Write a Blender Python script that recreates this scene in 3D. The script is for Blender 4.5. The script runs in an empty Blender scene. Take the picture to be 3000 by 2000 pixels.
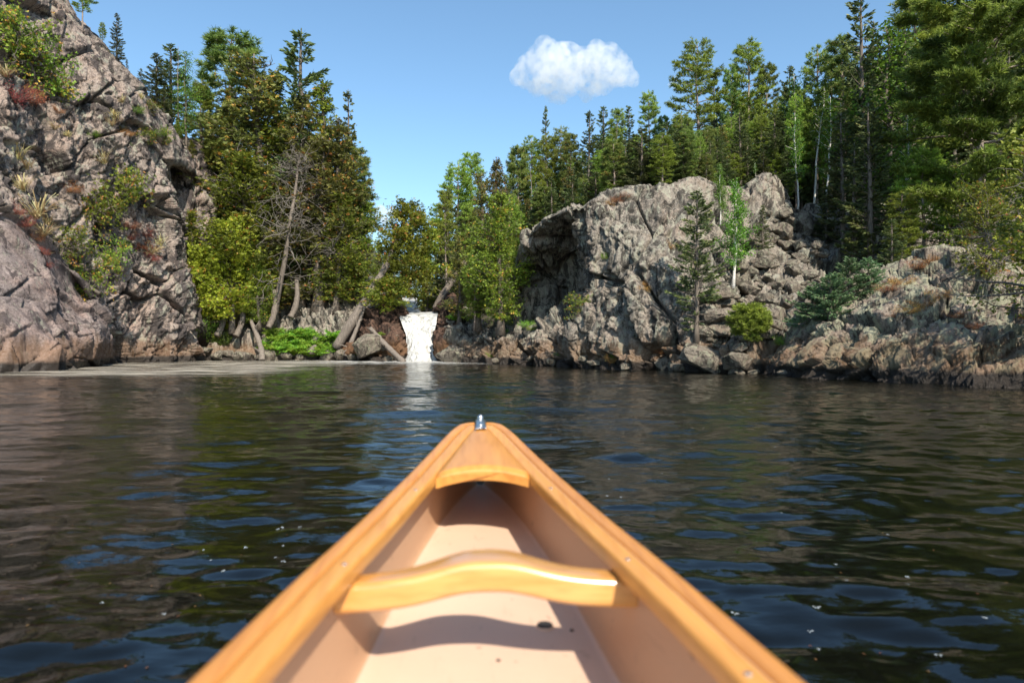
import bpy, bmesh, math, random
import numpy as np
from mathutils import Vector, Matrix, Quaternion

# ------------------------------------------------------------------ camera, sky, sun, exposure
H = 0.65            # eye height over the water
FPX = 2000.0        # focal length in photo pixels (24 mm on 36 mm, 3000 px wide)
HY = 1008.0         # horizon row
scene = bpy.context.scene
cam_d = bpy.data.cameras.new("camera")
cam_d.lens = 24.0; cam_d.sensor_width = 36.0
cam_d.shift_y = (HY - 1000.0) / 3000.0
cam_d.clip_start = 0.02; cam_d.clip_end = 5000
cam_d.dof.use_dof = True; cam_d.dof.focus_distance = 9.0; cam_d.dof.aperture_fstop = 3.8
cam = bpy.data.objects.new("camera", cam_d); scene.collection.objects.link(cam)
cam.location = (0, 0, H); cam.rotation_euler = (math.radians(90), 0, 0)
scene.camera = cam

SUN_EL, SUN_AZ = math.radians(43.0), math.radians(20.0)   # sun behind the viewer, to the right
world = bpy.data.worlds.new("World"); scene.world = world; world.use_nodes = True
wn = world.node_tree
sky = wn.nodes.new('ShaderNodeTexSky'); sky.sky_type = 'NISHITA'; sky.sun_disc = False
sky.sun_elevation = SUN_EL; sky.sun_rotation = math.pi - SUN_AZ
sky.altitude = 300; sky.air_density = 1.0; sky.dust_density = 1.3; sky.ozone_density = 1.0
wn.nodes['Background'].inputs[1].default_value = 0.118
tintn = wn.nodes.new('ShaderNodeMix'); tintn.data_type = 'RGBA'; tintn.blend_type = 'MULTIPLY'; tintn.inputs[0].default_value = 1
tintn.inputs[7].default_value = (.88, 1.07, 1.10, 1)
wn.links.new(sky.outputs[0], tintn.inputs[6]); wn.links.new(tintn.outputs[2], wn.nodes['Background'].inputs[0])
sun_d = bpy.data.lights.new("sun", 'SUN'); sun_d.energy = 4.6; sun_d.angle = math.radians(0.55)
sun_d.color = (1.0, 0.91, 0.76)
sun = bpy.data.objects.new("sun", sun_d); scene.collection.objects.link(sun)
sun_dir = Vector((-math.sin(SUN_AZ)*math.cos(SUN_EL), math.cos(SUN_AZ)*math.cos(SUN_EL), -math.sin(SUN_EL)))
sun.rotation_euler = sun_dir.to_track_quat('-Z', 'Y').to_euler()
sun.location = (20, -40, 40)
scene.view_settings.view_transform = 'Standard'; scene.view_settings.look = 'None'
scene.view_settings.gamma = 1.0; scene.view_settings.exposure = 0.8
scene.view_settings.use_curve_mapping = False
cy = scene.cycles
cy.max_bounces = 8; cy.diffuse_bounces = 3; cy.glossy_bounces = 4; cy.transmission_bounces = 4
cy.transparent_max_bounces = 16; cy.volume_bounces = 8; cy.sample_clamp_indirect = 6.0
cy.use_denoising = True
try: cy.denoiser = 'OPENIMAGEDENOISE'
except Exception: pass

# ------------------------------------------------------------------ helpers
rng = np.random.default_rng(7)
random.seed(11)
COL = scene.collection

def W(X, Y, D):
    """a point of the place: bearing and height angle as seen from the canoe seat, at a real distance D"""
    return np.array(((X-1500.0)/FPX*D, D, H + (HY-Y)/FPX*D))

def _hash(i, j, k, seed):
    h = (i.astype(np.int64)*374761393 + j.astype(np.int64)*668265263 + k.astype(np.int64)*2147483647 + seed*974634777) & 0x7fffffff
    h = ((h ^ (h >> 13)) * 1274126177) & 0x7fffffff
    h = ((h ^ (h >> 16)) * 668265263) & 0x7fffffff
    return ((h ^ (h >> 15)) & 0xfffff) / float(0xfffff)

def vnoise(p, seed=0):
    f = np.floor(p); t = p - f; f = f.astype(np.int64)
    t = t*t*t*(t*(t*6-15)+10)
    out = 0
    for dx in (0, 1):
        wx = t[:, 0] if dx else 1-t[:, 0]
        for dy in (0, 1):
            wy = t[:, 1] if dy else 1-t[:, 1]
            for dz in (0, 1):
                wz = t[:, 2] if dz else 1-t[:, 2]
                out = out + wx*wy*wz*_hash(f[:, 0]+dx, f[:, 1]+dy, f[:, 2]+dz, seed)
    return out*2-1

def fbm(p, seed=0, oct=4, gain=.5):
    a, s, o = 1.0, 0.0, 0
    for k in range(oct):
        s = s + a*vnoise(p*(2.03**k), seed+k*17); a *= gain
    return s

def facets(p, seed):
    """jointed rock: every cell of a cellular pattern is a tilted plane; returns offset and distance to the joint"""
    f = np.floor(p); fi = f.astype(np.int64)
    n = len(p)
    best = np.full(n, 1e9); second = np.full(n, 1e9)
    bc = np.zeros((n, 3)); bi = np.zeros((n, 3), np.int64)
    for dx in (-1, 0, 1):
        for dy in (-1, 0, 1):
            for dz in (-1, 0, 1):
                ci = fi + np.array((dx, dy, dz))
                c = np.stack((ci[:, 0]+_hash(ci[:, 0], ci[:, 1], ci[:, 2], seed),
                              ci[:, 1]+_hash(ci[:, 0], ci[:, 1], ci[:, 2], seed+1),
                              ci[:, 2]+_hash(ci[:, 0], ci[:, 1], ci[:, 2], seed+2)), 1)
                d = ((p-c)**2).sum(1)
                m = d < best
                second = np.where(m, best, np.minimum(second, d))
                best = np.where(m, d, best)
                bc[m] = c[m]; bi[m] = ci[m]
    h = _hash(bi[:, 0], bi[:, 1], bi[:, 2], seed+3)*2-1
    t = np.stack([_hash(bi[:, 0], bi[:, 1], bi[:, 2], seed+4+k)*2-1 for k in range(3)], 1)
    return h*.55 + ((p-bc)*t).sum(1)*.75, np.sqrt(second)-np.sqrt(best)

def mesh_from(name, verts, faces, mat=None, smooth=False, attr=None):
    me = bpy.data.meshes.new(name)
    verts = np.asarray(verts, np.float32); faces = np.asarray(faces, np.int32)
    nf, k = faces.shape
    me.vertices.add(len(verts)); me.vertices.foreach_set('co', verts.ravel())
    me.loops.add(nf*k); me.loops.foreach_set('vertex_index', faces.ravel())
    me.polygons.add(nf); me.polygons.foreach_set('loop_start', np.arange(0, nf*k, k, dtype=np.int32))
    me.polygons.foreach_set('loop_total', np.full(nf, k, np.int32))
    if smooth: me.polygons.foreach_set('use_smooth', np.ones(nf, bool))
    if attr is not None:
        a = me.attributes.new('tint', 'FLOAT', 'POINT'); a.data.foreach_set('value', np.asarray(attr, np.float32))
    me.update(); me.validate()
    if mat: me.materials.append(mat)
    return me

def link(name, me, parent=None):
    o = bpy.data.objects.new(name, me); COL.objects.link(o)
    if parent: o.parent = parent
    return o

def tag(o, label=None, cat=None, group=None, kind=None):
    if label: o['label'] = label
    if cat: o['category'] = cat
    if group: o['group'] = group
    if kind: o['kind'] = kind
    return o

def grid_faces(nu, nv):
    i = np.arange(nu-1)[:, None]*nv + np.arange(nv-1)[None, :]
    i = i.ravel()
    return np.stack((i, i+nv, i+nv+1, i+1), 1)

def tube(path, radii, sides=6, cap=True):
    path = np.asarray(path, float); n = len(path)
    tan = np.gradient(path, axis=0); tan /= np.linalg.norm(tan, axis=1)[:, None]+1e-9
    ref = np.array((1., .13, .07)) if abs(tan[0][2]) > .7 else np.array((0, 0, 1.))
    a = np.cross(tan, ref); a /= np.linalg.norm(a, axis=1)[:, None]+1e-9
    b = np.cross(tan, a)
    th = np.arange(sides)*2*np.pi/sides
    v = path[:, None] + np.asarray(radii)[:, None, None]*(np.cos(th)[None, :, None]*a[:, None] + np.sin(th)[None, :, None]*b[:, None])
    v = v.reshape(-1, 3)
    i = np.arange(n-1)[:, None]*sides; j = np.arange(sides)[None, :]; j2 = (j+1) % sides
    f = np.stack(((i+j).ravel(), (i+j2).ravel(), (i+sides+j2).ravel(), (i+sides+j).ravel()), 1)
    if cap:
        v = np.vstack((v, path[-1:]+tan[-1:]*radii[-1]*.3, path[:1]))
        t = len(v)-2; k = (n-1)*sides
        f = np.vstack((f, [[k+q, k+(q+1) % sides, t, t] for q in range(sides)], [[(q+1) % sides, q, t+1, t+1] for q in range(sides)]))
    return v, f

class Geo:
    """collects quads (a triangle repeats its last corner)"""
    def __init__(s): s.v = []; s.f = []; s.t = []; s.n = 0
    def add(s, v, f, tint=0.5):
        v = np.asarray(v, float); s.v.append(v); s.f.append(np.asarray(f)+s.n); s.n += len(v)
        s.t.append(np.broadcast_to(tint, (len(v),)) if np.ndim(tint) == 0 else tint)
    def mesh(s, name, mat, smooth=False):
        v = np.vstack(s.v); f = np.vstack(s.f); t = np.concatenate(s.t)
        tri = f[:, 2] == f[:, 3]
        me = bpy.data.meshes.new(name)
        q = f[~tri]; r = f[tri][:, :3]
        lt = np.concatenate((np.full(len(q), 4), np.full(len(r), 3))).astype(np.int32)
        lv = np.concatenate((q.ravel(), r.ravel())).astype(np.int32)
        ls = np.concatenate(([0], np.cumsum(lt)[:-1])).astype(np.int32)
        me.vertices.add(len(v)); me.vertices.foreach_set('co', v.astype(np.float32).ravel())
        me.loops.add(len(lv)); me.loops.foreach_set('vertex_index', lv)
        me.polygons.add(len(lt)); me.polygons.foreach_set('loop_start', ls); me.polygons.foreach_set('loop_total', lt)
        if smooth: me.polygons.foreach_set('use_smooth', np.ones(len(lt), bool))
        a = me.attributes.new('tint', 'FLOAT', 'POINT'); a.data.foreach_set('value', t.astype(np.float32))
        me.update(); me.validate(); me.materials.append(mat)
        return me

def norm(a): return a/(np.linalg.norm(a, axis=-1, keepdims=True)+1e-9)

def leaves(g, o, d, L, Wd, tint, r, flat=None):
    """rhombic leaves/sprays: origin o, direction d, length L, width Wd"""
    n = len(o); d = norm(d)
    if flat is None:
        side = norm(np.cross(d, r.normal(size=(n, 3))))
    else:
        side = norm(np.cross(d, norm(flat)))
    L = np.broadcast_to(L, (n,))[:, None]; Wd = np.broadcast_to(Wd, (n,))[:, None]
    mid = o + d*L*.5
    v = np.stack((o, mid+side*Wd*.5, o+d*L, mid-side*Wd*.5), 1).reshape(-1, 3)
    f = np.arange(4*n).reshape(n, 4)
    g.add(v, f, np.repeat(np.broadcast_to(tint, (n,)), 4))

def needles(g, o, d, L, Wd, tint, r):
    """thin triangles"""
    n = len(o); d = norm(d); side = norm(np.cross(d, r.normal(size=(n, 3))))
    L = np.broadcast_to(L, (n,))[:, None]
    v = np.stack((o+side*Wd*.5, o-side*Wd*.5, o+d*L), 1).reshape(-1, 3)
    i = np.arange(n)*3
    g.add(v, np.stack((i, i+1, i+2, i+2), 1), np.repeat(np.broadcast_to(tint, (n,)), 3))

# ------------------------------------------------------------------ materials
def new_mat(name):
    m = bpy.data.materials.new(name); m.use_nodes = True
    nt = m.node_tree; b = nt.nodes['Principled BSDF']
    return m, nt, b
def N(nt, t, **kw):
    n = nt.nodes.new(t)
    for k, v in kw.items(): setattr(n, k, v)
    return n
def ramp(nt, stops, src):
    r = nt.nodes.new('ShaderNodeValToRGB'); e = r.color_ramp.elements
    while len(e) < len(stops): e.new(.5)
    for k, (p, c) in enumerate(stops):
        e[k].position = p; e[k].color = (*c, 1) if len(c) == 3 else c
    nt.links.new(src, r.inputs[0]); return r
def noise(nt, vec, scale, detail=6, rough=.6, dist=0):
    n = nt.nodes.new('ShaderNodeTexNoise'); n.inputs['Scale'].default_value = scale
    n.inputs['Detail'].default_value = detail; n.inputs['Roughness'].default_value = rough
    n.inputs['Distortion'].default_value = dist
    nt.links.new(vec, n.inputs['Vector']); return n
def mapping(nt, vec, scale=(1, 1, 1), rot=(0, 0, 0)):
    m = nt.nodes.new('ShaderNodeMapping'); m.inputs['Scale'].default_value = scale; m.inputs['Rotation'].default_value = rot
    nt.links.new(vec, m.inputs['Vector']); return m.outputs[0]
def mix(nt, fac, a, b, mode='MIX'):
    m = nt.nodes.new('ShaderNodeMix'); m.data_type = 'RGBA'; m.blend_type = mode
    for sock, v in ((m.inputs[0], fac), (m.inputs[6], a), (m.inputs[7], b)):
        if isinstance(v, (int, float)): sock.default_value = v
        elif isinstance(v, tuple): sock.default_value = (*v, 1)
        else: nt.links.new(v, sock)
    return m.outputs[2]
def mapr(nt, src, a, b, c=0., d=1.):
    m = nt.nodes.new('ShaderNodeMapRange'); m.inputs[1].default_value = a; m.inputs[2].default_value = b
    m.inputs[3].default_value = c; m.inputs[4].default_value = d; nt.links.new(src, m.inputs[0]); return m.outputs[0]

def rock_mat(name, base, pink, dark, lich, waterline=True, tone=.70, dark_amt=.5, lich_amt=.5, streak=(1, 1, .35), rot=(0, 0, 0), bump=.6):
    m, nt, b = new_mat(name)
    base, pink, dark, lich = [tuple(x*tone for x in q) for q in (base, pink, dark, lich)]
    tc = N(nt, 'ShaderNodeTexCoord'); g = N(nt, 'ShaderNodeNewGeometry')
    P = g.outputs['Position'] if waterline else tc.outputs['Object']
    Ps = mapping(nt, P, streak, rot)
    c = mix(nt, mapr(nt, noise(nt, P, .8, 5).outputs[0], .4, .62), base, pink)
    c = mix(nt, mapr(nt, noise(nt, P, 2.7, 8, .7).outputs[0], .35, .7), c, tuple(x*1.25 for x in base))
    f = mapr(nt, noise(nt, Ps, 2.2, 10, .72, .6).outputs[0], .60-dark_amt*.2, .64-dark_amt*.2, 0, .9)
    c = mix(nt, f, c, dark)
    f = mapr(nt, noise(nt, P, 9, 8, .75, .3).outputs[0], .54, .60, 0, .75)
    c = mix(nt, f, c, tuple(x*1.6 for x in dark))
    f = mapr(nt, noise(nt, mapping(nt, P, (1.6, 1.6, .25), rot), 1.1, 8, .65, 1.).outputs[0], .53, .60, 0, .6)
    c = mix(nt, f, c, tuple(x*2.2 for x in dark))
    f = mapr(nt, noise(nt, P, 24, 4, .7).outputs[0], .4, .62, .72, 1.25)
    vm = N(nt, 'ShaderNodeVectorMath', operation='SCALE'); nt.links.new(c, vm.inputs[0]); nt.links.new(f, vm.inputs['Scale']); c = vm.outputs[0]
    f = mapr(nt, noise(nt, Ps, 4.1, 8, .75, .4).outputs[0], .60-lich_amt*.15, .65-lich_amt*.15, 0, .8)
    c = mix(nt, f, c, lich)
    vo = N(nt, 'ShaderNodeTexVoronoi'); vo.inputs['Scale'].default_value = 14; nt.links.new(P, vo.inputs['Vector'])
    c = mix(nt, mapr(nt, vo.outputs['Distance'], .0, .22, .35, 0), c, tuple(min(1, x*1.1) for x in lich))
    if waterline:
        sx = N(nt, 'ShaderNodeSeparateXYZ'); nt.links.new(P, sx.inputs[0])
        add = N(nt, 'ShaderNodeMath', operation='MULTIPLY_ADD')
        nn = noise(nt, mapping(nt, P, (1, 1, .3)), 2.5, 5)
        nt.links.new(nn.outputs[0], add.inputs[0]); add.inputs[1].default_value = -.8; nt.links.new(sx.outputs[2], add.inputs[2])
        c = mix(nt, mapr(nt, add.outputs[0], .15, .5, .55, 0), c, (.16, .085, .04))
        add2 = N(nt, 'ShaderNodeMath', operation='MULTIPLY_ADD')
        nt.links.new(nn.outputs[0], add2.inputs[0]); add2.inputs[1].default_value = -.12; nt.links.new(sx.outputs[2], add2.inputs[2])
        wet = mapr(nt, add2.outputs[0], .12, .2, 1, 0)
        c = mix(nt, wet, c, (.035, .028, .024))
        nt.links.new(mapr(nt, wet, 0, 1, .9, .45), b.inputs['Roughness'])
    else:
        b.inputs['Roughness'].default_value = .9
    b.inputs['Specular IOR Level'].default_value = .25
    nt.links.new(c, b.inputs['Base Color'])
    n1 = noise(nt, P, 16, 8, .75, .2); n2 = noise(nt, Ps, 7, 8, .7, .3)
    s = N(nt, 'ShaderNodeMath', operation='ADD'); nt.links.new(n1.outputs[0], s.inputs[0]); nt.links.new(n2.outputs[0], s.inputs[1])
    bp = N(nt, 'ShaderNodeBump'); bp.inputs['Strength'].default_value = bump; bp.inputs['Distance'].default_value = .13
    nt.links.new(s.outputs[0], bp.inputs['Height']); nt.links.new(bp.outputs[0], b.inputs['Normal'])
    return m

GAIN = 1.75
def leaf_mat(name, stops, trans=.35, var=.25, rough=.55, gain=None):
    m, nt, b = new_mat(name)
    at = N(nt, 'ShaderNodeAttribute', attribute_name='tint')
    stops = [(p_, tuple(min(.6, x*(gain or GAIN)) for x in c_)) for p_, c_ in stops]
    r = ramp(nt, stops, at.outputs['Fac'])
    oi = N(nt, 'ShaderNodeObjectInfo')
    hs = N(nt, 'ShaderNodeHueSaturation')
    nt.links.new(mapr(nt, oi.outputs['Random'], 0, 1, .5-.025*var*4, .5+.02*var*4), hs.inputs['Hue'])
    nt.links.new(mapr(nt, oi.outputs['Random'], 0, 1, 1-var, 1+var), hs.inputs['Value'])
    nt.links.new(r.outputs[0], hs.inputs['Color'])
    nt.links.new(hs.outputs[0], b.inputs['Base Color']); b.inputs['Roughness'].default_value = rough
    b.inputs['Specular IOR Level'].default_value = .35
    tr = N(nt, 'ShaderNodeBsdfTranslucent'); nt.links.new(hs.outputs[0], tr.inputs[0])
    mx = N(nt, 'ShaderNodeMixShader'); mx.inputs[0].default_value = trans
    nt.links.new(b.outputs[0], mx.inputs[1]); nt.links.new(tr.outputs[0], mx.inputs[2])
    nt.links.new(mx.outputs[0], nt.nodes['Material Output'].inputs[0])
    return m

def bark_mat(name, a, c2, scale=(6, 6, 1.2)):
    m, nt, b = new_mat(name)
    tc = N(nt, 'ShaderNodeTexCoord')
    n = noise(nt, mapping(nt, tc.outputs['Object'], scale), 3, 8, .7)
    nt.links.new(mix(nt, mapr(nt, n.outputs[0], .35, .65), a, c2), b.inputs['Base Color'])
    b.inputs['Roughness'].default_value = .85
    bp = N(nt, 'ShaderNodeBump'); bp.inputs['Strength'].default_value = .6; bp.inputs['Distance'].default_value = .02
    nt.links.new(n.outputs[0], bp.inputs['Height']); nt.links.new(bp.outputs[0], b.inputs['Normal'])
    return m

M = {}
M['rock_left'] = rock_mat('rock_left', (.31, .255, .225), (.40, .285, .235), (.05, .042, .042), (.38, .37, .30), tone=.82, dark_amt=.5, lich_amt=.35, streak=(.8, .8, .45), rot=(0, math.radians(38), 0))
M['rock_smooth'] = rock_mat('rock_smooth', (.25, .205, .195), (.33, .22, .185), (.07, .055, .055), (.33, .33, .26), dark_amt=.35, lich_amt=.15, streak=(1.1, 1.1, .3), rot=(0, math.radians(15), 0), bump=.3)
M['rock_right'] = rock_mat('rock_right', (.31, .275, .235), (.37, .285, .235), (.05, .045, .04), (.42, .41, .33), dark_amt=.5, lich_amt=.5, streak=(1.2, 1.2, .4))
M['rock_slab'] = rock_mat('rock_slab', (.31, .26, .215), (.36, .25, .20), (.06, .05, .042), (.42, .42, .30), dark_amt=.42, lich_amt=.75, streak=(.8, .8, .6), rot=(0, math.radians(-35), 0))
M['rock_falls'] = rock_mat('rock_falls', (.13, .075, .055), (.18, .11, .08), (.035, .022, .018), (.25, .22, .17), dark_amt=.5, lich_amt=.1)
M['boulder'] = rock_mat('boulder_rock', (.29, .25, .205), (.32, .245, .19), (.07, .058, .05), (.42, .41, .30), waterline=False, tone=.62, dark_amt=.45, lich_amt=.45)
def soil():
    m, nt, b = new_mat('forest_floor')
    tc = N(nt, 'ShaderNodeTexCoord')
    n = noise(nt, tc.outputs['Object'], 1.3, 8, .7)
    r = ramp(nt, [(.3, (.018, .016, .01)), (.5, (.05, .04, .022)), (.62, (.035, .05, .015)), (.8, (.09, .06, .035))], n.outputs[0])
    nt.links.new(r.outputs[0], b.inputs['Base Color']); b.inputs['Roughness'].default_value = .95
    return m
M['soil'] = soil()
M['spruce'] = leaf_mat('spruce_needles', [(0, (.018, .028, .012)), (.5, (.045, .062, .022)), (.85, (.085, .10, .03)), (1, (.13, .13, .045))], .28, gain=2.1)
M['bluespruce'] = leaf_mat('young_spruce_needles', [(0, (.03, .06, .028)), (.6, (.08, .13, .06)), (1, (.15, .21, .09))], .25)
M['pine'] = leaf_mat('pine_needles', [(0, (.035, .055, .012)), (.45, (.105, .14, .022)), (.8, (.16, .22, .035)), (1, (.24, .27, .05))], .4, gain=2.2)
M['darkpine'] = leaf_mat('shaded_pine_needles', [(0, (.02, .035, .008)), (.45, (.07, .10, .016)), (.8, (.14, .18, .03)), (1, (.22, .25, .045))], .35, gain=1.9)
M['redpine'] = leaf_mat('red_pine_needles', [(0, (.04, .065, .018)), (.55, (.10, .145, .035)), (.88, (.17, .20, .05)), (.95, (.22, .13, .04)), (1, (.24, .13, .045))], .35, gain=1.9)
M['cedar'] = leaf_mat('cedar_sprays', [(0, (.03, .045, .008)), (.4, (.085, .115, .014)), (.75, (.16, .19, .02)), (.90, (.22, .20, .025)), (.96, (.29, .14, .03)), (1, (.30, .15, .045))], .35)
M['olive'] = leaf_mat('olive_cedar_sprays', [(0, (.03, .035, .01)), (.5, (.075, .08, .018)), (.78, (.125, .12, .025)), (.88, (.20, .13, .03)), (1, (.30, .13, .035))], .3)
M['bright'] = leaf_mat('bright_cedar_sprays', [(0, (.06, .085, .01)), (.4, (.15, .19, .018)), (.8, (.24, .28, .025)), (.93, (.30, .25, .03)), (1, (.34, .18, .035))], .4)
M['autumn'] = leaf_mat('turning_cedar_sprays', [(0, (.04, .07, .012)), (.45, (.12, .17, .02)), (.7, (.17, .22, .03)), (.78, (.38, .16, .03)), (1, (.50, .22, .06))], .38)
M['leaf'] = leaf_mat('broad_leaves', [(0, (.03, .065, .008)), (.5, (.085, .17, .018)), (.9, (.16, .27, .03)), (1, (.34, .30, .03))], .42, gain=1.3)
M['fern'] = leaf_mat('fern_fronds', [(0, (.04, .10, .012)), (.5, (.12, .22, .02)), (.9, (.22, .31, .035)), (1, (.30, .26, .05))], .42, gain=1.55)
M['redshrub'] = leaf_mat('red_heath_leaves', [(0, (.09, .03, .02)), (.5, (.20, .055, .035)), (.85, (.30, .10, .05)), (1, (.16, .17, .05))], .3)
M['rustshrub'] = leaf_mat('rusty_heath_leaves', [(0, (.10, .05, .02)), (.5, (.24, .11, .035)), (.85, (.32, .17, .05)), (1, (.15, .17, .04))], .3)
M['drygrass'] = leaf_mat('dry_grass', [(0, (.22, .14, .06)), (1, (.52, .36, .18))], .35)
M['bark'] = bark_mat('grey_bark', (.07, .055, .045), (.17, .14, .115))
M['pinebark'] = bark_mat('pine_bark', (.13, .10, .085), (.30, .24, .20))
M['birchbark'] = bark_mat('birch_bark', (.45, .42, .38), (.72, .70, .66), (2, 2, 9))
M['deadwood'] = bark_mat('weathered_dead_wood', (.09, .078, .068), (.20, .175, .15), (9, 9, 1))
M['logwood'] = bark_mat('bare_grey_log', (.07, .058, .05), (.24, .20, .17), (14, 14, 1))

# ------------------------------------------------------------------ cliffs, banks and hills
def catmull(P, t):
    n = len(P); i = np.clip(np.floor(t).astype(int), 0, n-2); u = (t-i)
    sh = (len(t),)+(1,)*(P.ndim-1); u = u.reshape(sh)
    p0 = P[np.maximum(i-1, 0)]; p1 = P[i]; p2 = P[i+1]; p3 = P[np.minimum(i+2, n-1)]
    return .5*((2*p1)+(p2-p0)*u+(2*p0-5*p1+4*p2-p3)*u*u+(3*p1-p0-3*p2+p3)*u**3)*.75 + (p1*(1-u)+p2*u)*.25

def samples(P, n):
    """parameters spread evenly by arc length along axis 0"""
    d = np.linalg.norm(np.diff(P, axis=0), axis=-1)
    d = d.reshape(len(d), -1).mean(1); c = np.concatenate(([0], np.cumsum(d)))
    return np.interp(np.linspace(0, c[-1], n), c, np.arange(len(c)))

def rock_patch(name, cols, nu, nv, mat, amp=(.45, .22, .09), scale=(1.9, .75, .3), aniso=(1, 1, .6), lean=0., seed=1, back=((.0, 2.2, .1), (0, 6, -1.6)), smooth_amp=.0, wlines=True, crack=.10, shade=False, topcalm=.6):
    C = np.array([[W(*p) for p in c] for c in cols])
    low = C[:, :1].copy()
    if wlines: low[..., 2] = -.7; low[..., 1] -= .1
    else: low[..., 2] -= 1.0
    parts = [low, C]
    for b in back: parts.append(C[:, -1:] + np.array(b))
    C = np.concatenate(parts, 1)
    U = samples(C, nu); G_ = catmull(C, U)
    Gt = np.swapaxes(G_, 0, 1); V = samples(Gt, nv); G_ = np.swapaxes(catmull(Gt, V), 0, 1)
    du = np.gradient(G_, axis=0); dv = np.gradient(G_, axis=1)
    nrm = norm(np.cross(du, dv))
    p = G_.reshape(-1, 3); nn = nrm.reshape(-1, 3)
    ca, sa = math.cos(lean), math.sin(lean)
    q = np.stack((p[:, 0]*ca+p[:, 2]*sa, p[:, 1], -p[:, 0]*sa+p[:, 2]*ca), 1)*np.array((1./aniso[0], 1./aniso[1], 1./aniso[2]))
    wob = np.stack([vnoise(p*.9, seed+91+k) for k in range(3)], 1)*.10
    out = smooth_amp*fbm(p*.45, seed+5, 3)
    for k, (a, s) in enumerate(zip(amp, scale)):
        if a == 0: continue
        h, edge = facets((q+wob*(1 if k == 0 else .5))/s, seed+k*31)
        out = out + a*h
        out = out - crack*(2.6 if k == 0 else 1.5)*s*np.clip(1-edge/(.045 if k < 2 else .07), 0, 1)*(.7 if k else 1.0)
    out = out + .014*fbm(q*5.1, seed+7, 4, .6)*(1 if crack > .03 else .4)
    tv = np.tile(V/(len(C[0])-1), nu); nb_ = len(back)/(len(C[0])-1)
    out = out*(1-topcalm*np.clip((tv-(1-nb_-.10))/.10, 0, 1))
    v = p + nn*out[:, None]
    me = mesh_from(name, v, grid_faces(nu, nv), mat, smooth=shade)
    return link(name, me)

A = [
 [(-700,1116,12),(-700,900,12.3),(-700,600,12.8),(-700,200,13.5),(-650,-300,15),(-600,-900,17)],
 [(-300,1098,14.5),(-300,900,14.8),(-300,600,15.4),(-280,200,16.3),(-240,-150,17.5),(-200,-480,19.5)],
 [(0,1084,17.2),(0,930,17.6),(0,700,18.2),(0,430,18.8),(0,130,19.8),(20,-150,21.5)],
 [(150,1074,19.8),(150,930,20.2),(150,750,20.5),(150,520,20.8),(140,250,21.6),(130,-5,22.6)],
 [(290,1067,22),(290,930,22.3),(290,780,22.5),(290,600,22.6),(290,380,22.8),(290,175,23.3)],
 [(400,1062,24),(400,950,24),(400,800,24),(400,640,24),(395,450,24),(390,285,24.3)],
 [(500,1059,25.3),(500,960,25.2),(485,840,25),(465,700,24.9),(460,560,24.8),(455,395,25)],
 [(568,1057.5,26.2),(566,980,26.2),(550,850,26),(505,700,26),(503,600,26),(490,480,26)],
 [(578,1055,29),(574,980,29),(557,850,29),(515,700,29),(510,600,29),(495,500,29)]]
cliff_left = tag(rock_patch('cliff', A, 420, 460, M['rock_left'], amp=(.62,.22,.10,.04), scale=(2.4, .95, .36, .16), aniso=(.5, .8, 1.9), lean=math.radians(-34), seed=3),
    'tall fractured pink and grey cliff rising out of frame at left', kind='structure')
B = [
 [(-700,1122,11.4),(-700,980,11.5),(-700,850,11.8),(-700,720,12.2),(-700,600,12.6),(-700,520,13)],
 [(-300,1104,13.5),(-300,970,13.6),(-300,850,13.8),(-300,740,14.2),(-300,640,14.7),(-300,560,15.6)],
 [(0,1089,16.0),(0,960,16.1),(0,860,16.4),(0,780,16.7),(0,690,17.1),(0,612,17.8)],
 [(110,1085,16.9),(110,990,17.),(110,910,17.3),(110,850,17.6),(105,780,18.),(90,690,18.8)],
 [(200,1080,18.1),(205,1000,18.2),(205,950,18.4),(205,900,18.7),(195,850,19),(160,775,19.6)],
 [(265,1074,19.6),(300,1000,19.4),(310,950,19.6),(300,910,20),(270,880,20.4),(220,830,20.8)],
 [(300,1068,21.8),(318,1000,21.8),(318,950,21.9),(308,915,22),(280,890,22.2),(240,850,22.4)]]
tag(rock_patch('smooth_buttress', B, 220, 220, M['rock_smooth'], amp=(.18, .05, .02), scale=(1.9, .8, .35), seed=14, smooth_amp=.3, crack=.035, back=((0, .8, -.1), (0, 2, -1)), shade=True),
    'smooth rounded dark grey rock buttress at the left edge', kind='structure')
B2 = [
 [(-600,1121,11.5),(-600,1060,11.5),(-600,1000,11.7),(-600,950,12),(-600,900,12.4)],
 [(-200,1103,13.7),(-200,1050,13.7),(-200,980,13.9),(-200,920,14.2),(-200,860,14.7)],
 [(0,1092,15.5),(0,1040,15.5),(0,970,15.6),(0,910,15.8),(0,870,16.2)],
 [(110,1088,16.3),(110,1040,16.3),(110,980,16.4),(105,930,16.7),(95,890,17.1)],
 [(190,1085,16.9),(190,1050,16.9),(185,1010,17),(170,970,17.3),(150,940,17.7)],
 [(238,1081,17.8),(238,1065,17.8),(225,1035,17.9),(205,1000,18.2),(180,965,18.6)]]
tag(rock_patch('smooth_buttress', B2, 160, 110, M['rock_smooth'], amp=(.18, .06, .02), scale=(1.3, .6, .3), aniso=(.7, .7, 1.5), lean=math.radians(-25), seed=25, smooth_amp=.2, crack=.03, back=((0, .8, -.1), (0, 1.5, -1)), shade=True),
    'lowest striped rock foot with a wet dark waterline at the left edge', kind='structure')
Kb = [
 [(440,600,29),(440,540,29),(445,480,29.2),(452,440,29.5)],
 [(480,620,28.5),(480,540,28.6),(480,460,28.8),(485,412,29.2)],
 [(530,640,28.2),(530,540,28.3),(535,450,28.6),(535,402,29)],
 [(585,640,28.4),(585,560,28.6),(588,490,28.8),(590,442,29.2)],
 [(620,650,29),(620,600,29.2),(618,550,29.5),(612,500,30)]]
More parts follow.
